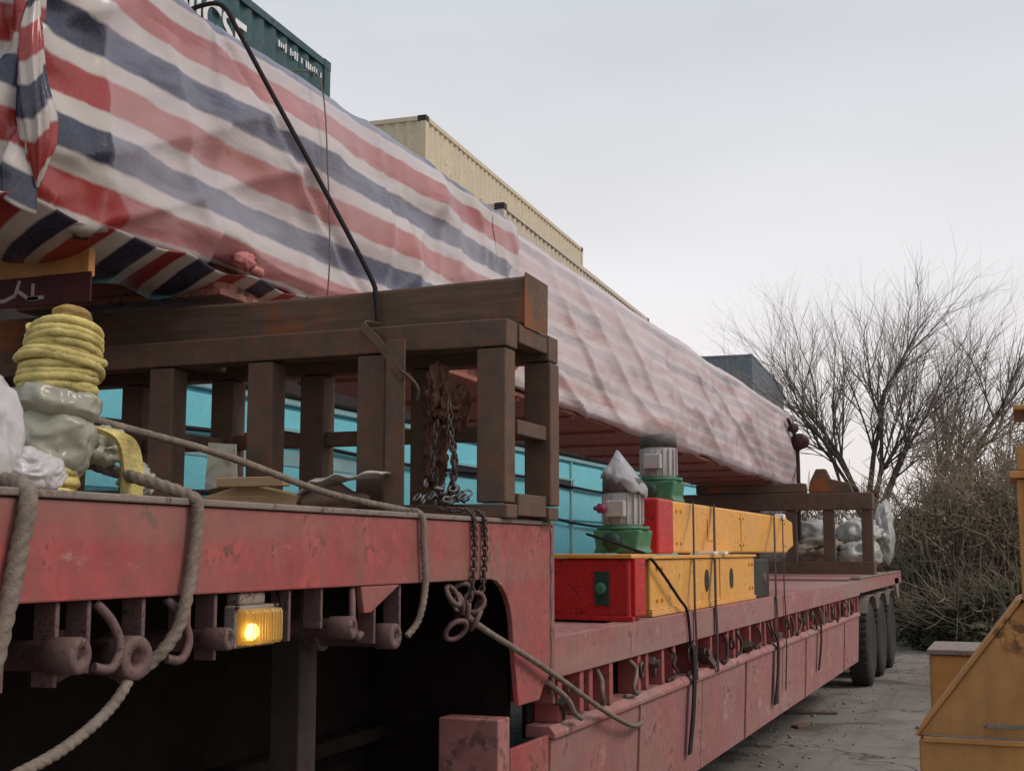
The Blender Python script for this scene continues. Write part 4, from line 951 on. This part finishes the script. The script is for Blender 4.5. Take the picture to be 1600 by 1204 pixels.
# yellow sling bundle in film
YB = thing('sling_bundle', 'leaning stack of yellow slings wrapped in grey film by the beam', 'bundle', (-2.0, 2.27, 1.72))
ax = Vector((0.02, 0.055, 0.40)).normalized()
def roll(t0, t1, r, mat, seed, nm):
    b = MB(); o_ = Vector((-1.99, 2.22, 1.70)); u = ax.orthogonal().normalized(); w = ax.cross(u); n = 64; K = 30; pts = []
    for k in range(K + 1):
        t = t0 + (t1-t0)*k/K; e_ = abs(2*k/K - 1)
        for i in range(n):
            q = 2*math.pi*i/n
            wv = Vector((math.cos(q)*1.4, math.sin(q)*1.4, t*11 + seed*3.1))
            if mat == 'film': bumps = 0.30*(0.22 - abs(noise.noise(wv*1.2))) + 0.13*(0.22 - abs(noise.noise(wv*2.9 + Vector((4, 1, 2)))))
            else: bumps = 0.13*noise.noise(wv) + 0.05*math.sin(t*235 + 1.2*math.sin(q*1 + seed) + 3*noise.noise(wv*0.8)) + 0.06*noise.noise(wv*3.3)
            rr = r*(1 - 0.34*e_**4)*(1 + bumps)
            pts.append(o_ + ax*t + (u*math.cos(q) + w*math.sin(q))*rr + Vector((0, 0.012*math.sin(seed), 0)))
    fs = [(k*n+i, k*n+(i+1) % n, (k+1)*n+(i+1) % n, (k+1)*n+i) for k in range(K) for i in range(n)] + [tuple(range(n-1, -1, -1)), tuple(range(K*n, K*n+n))]
    b.add(pts, fs, True); return obj(nm, b, mat, YB)
roll(0.0, 0.11, 0.074, 'yellowrope', 1, 'yellow_roll'); roll(0.07, 0.205, 0.096, 'film', 2, 'film_wrap'); roll(0.19, 0.262, 0.098, 'film', 3, 'film_wrap'); roll(0.25, 0.40, 0.071, 'yellowrope', 4, 'sling_core'); roll(0.385, 0.45, 0.045, 'tan', 7, 'sling_end')
def coil(t0, t1, r, turns, seed, mat='yellowrope'):
    o_ = Vector((-1.99, 2.22, 1.70)); u = ax.orthogonal().normalized(); w = ax.cross(u); path = []; K = int(abs(turns)*46)
    for k in range(K + 1):
        f = k/K; q = f*turns*2*math.pi + seed; e_ = abs(2*f - 1)
        q += 0.3*noise.noise(Vector((f*9, seed, 0)))
        rr = r*(1 - 0.12*e_**3)*(1 + 0.06*noise.noise(Vector((math.cos(q)*1.5, math.sin(q)*1.5, f*6 + seed))))
        path.append(o_ + ax*(t0 + (t1-t0)*f + 0.011*math.sin(q*1.0 + seed) + 0.010*noise.noise(Vector((f*7, seed*2, 3)))) + (u*math.cos(q) + w*math.sin(q))*rr)
    return obj('wound_sling', MB().rope(path, 0.0105, 4.5, 12), mat, YB)
coil(0.255, 0.325, 0.080, 4.7, 1.0); coil(0.325, 0.392, 0.076, 4.6, 3.0); coil(0.265, 0.380, 0.087, 1.7, 5.0); coil(0.275, 0.36, 0.090, -1.3, 2.0); coil(0.01, 0.075, 0.072, 3.2, 2.0)
obj('loose_sling', MB().ribbon(curve([(-1.90, 2.30, 1.87), (-1.87, 2.36, 1.85), (-1.865, 2.385, 1.79), (-1.86, 2.38, 1.72)], 6), 0.055, 0.012, (0.2, 1, 0)), 'yellowrope', YB)
obj('film_tail', MB().crumple((-1.885, 2.43, 1.76), (0.025, 0.055, 0.045), 51, 0.45, 1.3, 4).crumple((-1.96, 2.42, 1.84), (0.04, 0.07, 0.045), 53, 0.45, 1.3, 4), 'film', YB)
BG = tag(obj('white_bag', MB().crumple((-1.87, 1.88, 1.80), (0.10, 0.125, 0.155), 61, 0.26, 1.1, 5, 1.718).crumple((-1.80, 1.98, 1.75), (0.06, 0.075, 0.05), 62, 0.30, 1.1, 5, 1.718), 'bag'), 'crumpled white plastic bag at the left picture edge', 'bag')
# scraps lying inside the trestle foot
tag(obj('wooden_pallet_board', MB().prism([(-2.86, 1.735), (-2.42, 1.735), (-2.40, 1.80), (-2.62, 1.845), (-2.80, 1.80)], 'y', 4.0, 4.08), 'wood_scrap', bevel=0.004), 'pale broken board lying at the foot of the trestle', 'board')
tag(obj('wooden_offcut', MB().box(-2.70, -2.42, 3.93, 3.98, 1.83, 1.865), 'wood_scrap', bevel=0.004), 'thin wooden offcut resting across the broken board', 'wood')
b = MB(); nx, ny = 24, 14; pts = []
for j in range(ny + 1):
    for i in range(nx + 1):
        x = -2.42 + 0.34*i/nx; y = 4.0 + 0.15*j/ny
        pts.append((x, y, 1.845 + 0.03*(i/nx) + 0.022*noise.noise(Vector((x*14, y*12, 1))) - 0.05*max(0, 1 - i/5)))
b.add(pts, [(j*(nx+1)+i, j*(nx+1)+i+1, (j+1)*(nx+1)+i+1, (j+1)*(nx+1)+i) for j in range(ny) for i in range(nx)], True)
tag(solid(obj('paper_sheet', b, 'paper')), 'crumpled white sheet lying between two trestle posts', 'paper')
tag(obj('scrap_block', MB().blob((-2.3, 4.06, 1.78), (0.13, 0.06, 0.05), 71, 0.4, 1.6, 3, 1.718), 'timber'), 'dark lump of scrap under the white sheet', 'scrap')
tag(obj('cardboard_panel', MB().prism([(-2.86, 1.83), (-2.72, 1.85), (-2.73, 2.0), (-2.85, 2.01)], 'y', 4.09, 4.10), 'film'), 'pale upright panel leaning behind the rope in the trestle', 'panel')

# ================================================================== TURQUOISE MACHINE HOUSE BEHIND
TQ = thing('machine_house', 'turquoise panelled steel machine house behind the trailer', 'cabin', (-6.8, 11.8, 0))
obj('body', MB().box(-8.0, -5.62, 4.4, 23.9, 0.62, 2.80), 'turq', TQ, 0.01)
obj('roof_lip', MB().box(-8.03, -5.58, 4.36, 23.94, 2.802, 2.86), 'turq2', TQ, 0.01)
obj('roof_cover', MB().box(-7.9, -5.55, 4.3, 24.0, 2.862, 3.12), 'casting', TQ, 0.03)
obj('base_frame', MB().box(-7.9, -5.72, 4.4, 23.9, 0.38, 0.618), 'grime', TQ)
for k in range(13):
    y = 4.48 + k*1.49
    obj('wall_panel', MB().box(-5.618, -5.597, y, y + 1.42, 2.02, 2.76), 'turq', TQ, 0.006)
    obj('wall_panel', MB().box(-5.618, -5.597, y, y + 1.42, 0.70, 1.93), 'turq', TQ, 0.006)
    if k in (0, 2, 3): obj('light_stripe', MB().box(-5.596, -5.590, y + 0.02, y + 1.36, 2.30, 2.42), 'turq2', TQ)
    obj('rib', MB().box(-5.60, -5.575, y + 1.43, y + 1.48, 0.66, 2.79), 'turq2', TQ, 0.004)
for y0, y1, z0, z1 in [(15.55, 16.45, 2.43, 2.54), (12.5, 13.2, 2.40, 2.52), (8.9, 9.5, 2.50, 2.58)]:
    v = obj('vent', MB().box(-5.596, -5.585, y0, y1, z0, z1), 'glass', TQ, 0.003); obj('vent_frame', MB().box(-5.596, -5.57, y0 - 0.03, y1 + 0.03, z1 + 0.002, z1 + 0.03), 'turq2', v)
for z, dz in ((2.0, 0.05), (2.47, 0.03)):
    obj('cable', MB().tube(curve([(-5.56, 4.4 + i*1.2, z - dz*math.sin(i*1.3)) for i in range(13)], 5), 0.02, 6), 'black', TQ)
for x in (-5.9, -7.7):
    for y in (5.0, 9.5, 14, 18.4):
        obj('skid_block', MB().box(x - 0.15, x + 0.15, y - 0.2, y + 0.2, 0, 0.378), 'timber', TQ)

# ================================================================== CONTAINERS
def container_meshes(Ln, H=2.59, W=2.44):
    """local frame: +X wall at x=0, length along +Y from 0, base at z=0"""
    out = []
    def corr_side():
        b = MB(); y = 0.16; pts = []; per = 0.278
        while y + per < Ln - 0.16:
            pts += [(y, -0.02), (y + 0.07, -0.02), (y + 0.139, -0.056), (y + 0.209, -0.056)]; y += per
        pts.append((y, -0.02)); pts.append((Ln - 0.16, -0.02))
        n = len(pts)
        v = [(d, yy, 0.16) for yy, d in pts] + [(d, yy, H - 0.10) for yy, d in pts] + [(d - 0.01, yy, 0.16) for yy, d in pts] + [(d - 0.01, yy, H - 0.10) for yy, d in pts]
        f = [(i, i+1, n+i+1, n+i) for i in range(n-1)] + [(2*n+i+1, 2*n+i, 3*n+i, 3*n+i+1) for i in range(n-1)]
        return b.add(v, f)
    def corr_end():
        b = MB(); x = -0.12; pts = []; per = 0.25
        while x - per > -W + 0.12:
            pts += [(x, 0.02), (x - 0.06, 0.02), (x - 0.12, 0.05), (x - 0.18, 0.05)]; x -= per
        pts += [(x, 0.02), (-W + 0.12, 0.02)]; n = len(pts)
        v = [(xx, d, 0.16) for xx, d in pts] + [(xx, d, H - 0.10) for xx, d in pts] + [(xx, d + 0.01, 0.16) for xx, d in pts] + [(xx, d + 0.01, H - 0.10) for xx, d in pts]
        f = [(i, n+i, n+i+1, i+1) for i in range(n-1)] + [(2*n+i+1, 3*n+i+1, 3*n+i, 2*n+i) for i in range(n-1)]
        return b.add(v, f)
    out.append(('side_wall', corr_side(), 0)); m_ = corr_side(); m_.v = [Vector((-W - p.x, p.y, p.z)) for p in m_.v]; m_.f = [tuple(reversed(f)) for f in m_.f]; out.append(('side_wall', m_, 0))
    out.append(('end_wall', corr_end(), 0)); m_ = corr_end(); m_.v = [Vector((p.x, Ln - p.y, p.z)) for p in m_.v]; m_.f = [tuple(reversed(f)) for f in m_.f]; out.append(('end_wall', m_, 0))
    for x0 in (-0.12, -W):
        for y0 in (0, Ln - 0.16): out.append(('corner_post', MB().box(x0, x0 + 0.12, y0, y0 + 0.16, 0.12, H - 0.12), 0))
    for x0 in (-0.07, -W):
        out.append(('top_rail', MB().box(x0, x0 + 0.07, 0.18, Ln - 0.18, H - 0.10, H - 0.01), 0)); out.append(('bottom_rail', MB().box(x0, x0 + 0.07, 0.18, Ln - 0.18, 0.02, 0.16), 0))
    for y0 in (0, Ln - 0.08):
        out.append(('end_rail', MB().box(-W + 0.18, -0.18, y0, y0 + 0.08, H - 0.10, H - 0.01), 0)); out.append(('end_rail', MB().box(-W + 0.18, -0.18, y0, y0 + 0.08, 0.02, 0.16), 0))
    out.append(('roof', MB().box(-W + 0.06, -0.06, 0.06, Ln - 0.06, H - 0.05, H - 0.025), 0)); out.append(('floor', MB().box(-W + 0.06, -0.06, 0.06, Ln - 0.06, 0.08, 0.11), 0))
    for x0 in (0.004, -W + 0.174):
        for y0 in (-0.004, Ln - 0.174):
            for z0 in (0.0, H - 0.118): out.append(('corner_casting', MB().box(x0 - 0.178, x0, y0, y0 + 0.178, z0, z0 + 0.118), 1))
    return out
cache = {}
def container(loc, Ln, mat, label, rot=3.2, cast=None, H=2.59):
    key = (Ln, H)
    if key not in cache:
        cache[key] = []
        for nm, mb_, k in container_meshes(Ln, H):
            me = bpy.data.meshes.new(nm); me.from_pydata([tuple(p) for p in mb_.v], [], mb_.f); me.update(); me.materials.append(None); cache[key].append((nm, me, k))
    e_ = thing('shipping_container', label, 'container', loc, 'stacked shipping containers'); e_.rotation_euler = (0, 0, R(rot))
    for nm, me, k in cache[key]:
        c = bpy.data.objects.new(nm, me); col.objects.link(c); c.parent = e_
        c.material_slots[0].link = 'OBJECT'; c.material_slots[0].material = M['casting'] if (k and cast is None) else (M[cast] if k else M[mat])
    return e_
def rowx(y): return -7.805 - (y - 11.8) * math.tan(R(3.2))
tall = [('lowest', 0), ('middle', 1), ('top', 2)]
for nm, k in tall:
    cg = container((rowx(1.6) + 0.0, 1.6, k*2.6), 12.19, 'cont_green', {'top': 'dark green container with white lettering on top of nearest stack', 'middle': 'dark green container just below the lettered one', 'lowest': 'dark green container at the bottom of the nearest stack'}[nm], cast='cont_green')
    if nm == 'top': CG = cg
for nm, k in tall:
    container((rowx(20.68), 20.68, k*2.6), 12.19, 'cont_beige2', {'top': 'pale beige container, lower and nearer of the two beige tops', 'middle': 'beige container second from ground in the nearer beige stack', 'lowest': 'beige container on the ground in the nearer beige stack'}[nm])
for k in range(4):
    container((-10.81, 22.68, k*2.6), 12.19, 'cont_beige', ['beige container at ground level in the taller beige stack', 'beige container second from ground in the taller beige stack', 'beige container third from ground in the taller beige stack', 'beige container topping the taller beige stack, highest corner'][k])
for k in range(4):
    container((-10.78, 56.8, k*2.6), 12.19, 'cont_grey', ['slate grey container lowest in the farthest stack', 'slate grey container second up in the farthest stack', 'slate grey container third up in the farthest stack', 'slate grey-green container on top of the farthest stack by the tree'][k], cast='cont_grey')
# lettering on the green container
def lettering(body, size, y, z, name):
    cu = bpy.data.curves.new('lettering', 'FONT'); cu.body = body; cu.size = size; cu.extrude = 0.004; cu.offset = 0.012
    t = bpy.data.objects.new('t', cu); col.objects.link(t); bpy.context.view_layer.update()
    me = bpy.data.meshes.new_from_object(t.evaluated_get(bpy.context.evaluated_depsgraph_get())); bpy.data.objects.remove(t)
    o_ = bpy.data.objects.new(name, me); col.objects.link(o_); me.materials.clear(); me.materials.append(M['white'])
    o_.parent = CG; o_.location = (-0.012, y, z); o_.rotation_euler = (R(90), 0, R(90)); return o_
lettering('UNICSE', 0.55, 8.25, 1.86, 'company_lettering')
bars = MB(); rnd = random.Random(9); y = 10.85
while y < 11.95:
    hgt = rnd.uniform(0.05, 0.12); bars.box(-0.016, -0.010, y, y + 0.03, 2.34 - hgt/2, 2.34 + hgt/2); y += 0.055 if rnd.random() > 0.2 else 0.12
o = stuff(obj('small_marking', bars, 'white')); o.parent = CG

# ================================================================== ORANGE STEEL FRAME ON THE RIGHT
OF_ = thing('orange_machine', 'orange painted steel machine base with sloping gusset at right picture edge', 'machine', (0.4, 5.2, 0))
obj('base_box', MB().box(-0.375, 1.3, 5.0, 5.6, 0.0, 0.925), 'orange', OF_, 0.008)
obj('gusset_plate', MB().prism([(-0.385, 0.93), (1.3, 0.93), (1.3, 1.42), (0.0, 1.42), (-0.02, 1.40)], 'y', 5.02, 5.58), 'orange', OF_, 0.008)
obj('seam_bar', MB().box(-0.36, 1.3, 4.985, 4.998, 0.915, 0.935), 'orange', OF_, 0.003)
obj('column', MB().box(0.0, 0.5, 4.99, 5.5, 1.424, 1.86), 'orange', OF_, 0.006)
obj('column_flange', MB().box(-0.025, 0.53, 4.965, 5.53, 1.862, 1.888), 'orange', OF_, 0.004)
obj('column_head', MB().box(0.004, 0.5, 4.99, 5.5, 1.89, 1.98), 'orange', OF_, 0.006)
obj('bearing', MB().lathe((0.12, 4.985, 2.02), (0, 1, 0), [(0, 0.09), (0.4, 0.09)], 18), 'glass', OF_)
obj('head_plate', MB().box(0.0, 0.5, 4.99, 5.5, 2.112, 2.13), 'orange', OF_, 0.004)
obj('side_rib', MB().box(0.03, 0.06, 4.97, 4.988, 1.0, 1.855), 'yellow', OF_, 0.003)
obj('name_strip', MB().box(-0.15, 0.0, 4.976, 4.984, 0.975, 0.992), 'rail', OF_, 0.002)
obj('gusset_lip', MB().prism([(-0.39, 0.936), (-0.378, 0.936), (-0.012, 1.412), (0.0, 1.432), (-0.022, 1.422)], 'y', 5.005, 5.595), 'orange', OF_, 0.002)
obj('weld_bead', MB().tube([(-0.36 + 0.045*i, 4.999, 0.937 + 0.002*math.sin(i*2.3)) for i in range(37)], 0.006, 6), 'rail', OF_)
YBX = thing('yellow_box', 'small yellow-brown steel box with pale top behind the orange machine', 'box', (-0.3, 7.2, 0))
obj('body', MB().box(-0.46, -0.15, 7.0, 7.6, 0, 1.075), 'orange', YBX, 0.01); obj('top_cover', MB().box(-0.47, -0.13, 6.98, 7.62, 1.077, 1.105), 'rail', YBX, 0.006)

# ================================================================== TREES AND BRUSH
def grow(mb, p, d, length, r, depth, rnd, up=0.12, spread=0.5, kids=(2, 4), sides=5, kink=0.14):
    n = 4 if depth > 1 else 3; path = [p.copy()]; rad = [r]; q = p.copy(); dd = d.copy(); spots = []
    for i in range(n):
        dd = (dd + Vector((rnd.gauss(0, kink), rnd.gauss(0, kink), rnd.gauss(0, kink*0.6) + up))).normalized()
        q = q + dd * length / n; path.append(q.copy()); rad.append(r * (1 - 0.55*(i+1)/n)); spots.append((q.copy(), dd.copy(), rad[-1]))
    mb[min(depth, 2)].tube(path, rad, sides if depth > 1 else 3, False)
    if depth <= 0: return
    for (q, dd, rr) in spots[1 if depth > 2 else 0:]:
        for k in range(rnd.randint(*kids)):
            a = rnd.uniform(0, 2*math.pi); u = dd.orthogonal().normalized(); w = dd.cross(u)
            nd = (dd + (u*math.cos(a) + w*math.sin(a)) * rnd.uniform(spread*0.5, spread*1.3)).normalized()
            grow(mb, q, nd, length * rnd.uniform(0.5, 0.75), rr * rnd.uniform(0.5, 0.75), depth - 1, rnd, up, spread, kids, max(3, sides - 1), kink)
def tree(loc, stems, seed, label, trunk_h, trunk_r):
    rnd = random.Random(seed); mbs = [MB(), MB(), MB()]; base = Vector(loc)
    t = thing('bare_tree', label, 'tree', loc, 'bare trees behind the trailer')
    tr = MB(); tr.tube(curve([base - Vector((0, 0, 0.1)), base + Vector((0.03, 0, trunk_h*0.5)), base + Vector((0, 0, trunk_h))], 4), [trunk_r*1.3] + [trunk_r*(1.2 - 0.03*i) for i in range(8)], 9)
    obj('trunk', tr, 'bark', t)
    for (dx, dy, dz, L_, r) in stems:
        grow(mbs, base + Vector((rnd.uniform(-.05, .05), rnd.uniform(-.05, .05), trunk_h * rnd.uniform(0.75, 1.0))), Vector((dx, dy, dz)).normalized(), L_, r, 3, rnd, 0.055, 0.52, (1, 3), 5, 0.17)
    obj('limbs', MB().add(mbs[2].v, mbs[2].f, True), 'bark', t)
    tw = MB(); tw.add(mbs[1].v, mbs[1].f, True); tw.add(mbs[0].v, mbs[0].f, True)
    stuff(obj('twigs', tw, 'twig', t)); return t
tree((-2.95, 28, 0), [(-0.95, 0.1, 0.9, 2.5, 0.05), (-0.6, -0.2, 1, 2.7, 0.06), (-0.32, 0.25, 1, 2.7, 0.065), (-0.08, -0.1, 1, 2.8, 0.075), (0.18, 0.2, 1, 2.8, 0.07), (0.45, -0.2, 1, 2.7, 0.06), (0.8, 0.1, 0.95, 2.5, 0.05), (0.05, 0.5, 1, 2.5, 0.05), (-0.3, -0.5, 1, 2.5, 0.05)], 5, 'bare many-stemmed tree fanning up left of the leaning tree', 2.5, 0.15)
tree((-2.2, 30, 0), [(0.75, 0, 1, 3.0, 0.10), (0.5, 0.2, 1, 2.5, 0.08), (1.1, -0.2, 0.9, 2.6, 0.055), (0.9, 0.3, 1, 2.4, 0.05)], 12, 'bare tree leaning right over the brush', 2.3, 0.15)

def shrub(loc, rad, h, n, seed, label, leaf, nleaf, leaf_size=0.042):
    nleaf = int(nleaf*1.5); n = int(n*0.8)
    rnd = random.Random(seed); t = thing('brush_shrub', label, 'shrub', loc, 'brush along the yard edge'); base = Vector(loc); st = MB(); lf = MB()
    for i in range(n):
        a = rnd.uniform(0, 2*math.pi); r0 = rad*0.45*math.sqrt(rnd.random()); p = base + Vector((math.cos(a)*r0, math.sin(a)*r0, -0.05))
        out = Vector((math.cos(a), math.sin(a), 0)) * rnd.uniform(0.1, 0.9)*rad; hh = h*rnd.uniform(0.5, 1.0)
        path = [p + out*(t_**1.5) + Vector((rnd.gauss(0, .05), rnd.gauss(0, .05), hh*(1 - (1-t_)**1.6))) for t_ in (0, .2, .4, .6, .8, 1.0)]
        st.tube(path, [0.022, 0.019, 0.015, 0.012, 0.009, 0.005], 3, False)
        for k in range(9):
            q = path[rnd.randint(1, 5)]; d = Vector((rnd.gauss(0, 1), rnd.gauss(0, 1), rnd.gauss(0.55, 0.7))).normalized()*rnd.uniform(0.25, 0.75)
            st.tube([q, q + d*0.5 + Vector((0, 0, 0.03)), q + d + Vector((0, 0, 0.10))], [0.009, 0.007, 0.004], 3, False)
    for i in range(nleaf):
        a = rnd.uniform(0, 2*math.pi); zf = rnd.random(); rr = rad*(0.35 + 0.75*math.sqrt(rnd.random()))*(1.0 - 0.35*zf)
        lump = 0.75 + 0.5*noise.noise(Vector((a*1.2, zf*4, seed)))
        p = base + Vector((math.cos(a)*rr*lump, math.sin(a)*rr*lump, 0.05 + h*0.9*zf*lump)); s = leaf_size*rnd.uniform(0.6, 1.5)
        u = Vector((rnd.gauss(0, 1), rnd.gauss(0, 1), rnd.gauss(0, 1))).normalized(); w = u.orthogonal().normalized()
        lf.add([p - u*s, p + w*s*0.5, p + u*s, p - w*s*0.5], [(0, 1, 2, 3)])
    stuff(obj('stems', st, 'brush', t)); stuff(obj('foliage', lf, leaf, t)); return t
shrub((-1.2, 23.5, 0), 1.1, 2.9, 150, 1, 'dense brown brush just right of the trailer tail', 'dryleaf', 6500)
shrub((-0.25, 24.2, 0), 1.3, 3.5, 170, 2, 'tall brown brush left of the orange machine', 'dryleaf', 7000)
shrub((0.9, 25.5, 0), 1.7, 4.3, 170, 3, 'tallest brown brush behind the orange machine', 'dryleaf', 5200)
shrub((-1.9, 26.0, 0), 1.3, 3.0, 130, 4, 'brown brush around the foot of the leaning tree', 'dryleaf', 4600)
shrub((-0.75, 22.2, 0), 0.75, 1.15, 60, 5, 'low dull green bush in front of the brown brush', 'greenleaf', 4200, 0.055)
shrub((0.1, 22.6, 0), 0.8, 1.35, 60, 6, 'low green bush nearest the orange machine', 'greenleaf', 4200, 0.055)
shrub((-1.35, 22.4, 0), 0.5, 0.9, 40, 9, 'small dark green bush beside the trailer tail', 'greenleaf', 2200, 0.05)
shrub((-3.6, 27.2, 0), 1.3, 2.9, 110, 7, 'brown brush behind the rear trestle', 'dryleaf', 3600)
shrub((-5.4, 29.5, 0), 1.5, 2.9, 110, 8, 'brown brush furthest left, behind the lashing bar', 'dryleaf', 3600)
shrub((2.6, 29.5, 0), 1.8, 4.4, 150, 10, 'pale brush at the far right behind the frame column', 'dryleaf', 3000)
shrub((-0.5, 28.5, 0), 1.8, 4.6, 190, 12, 'loose pale brush standing behind the tall brown brush', 'dryleaf', 2600)
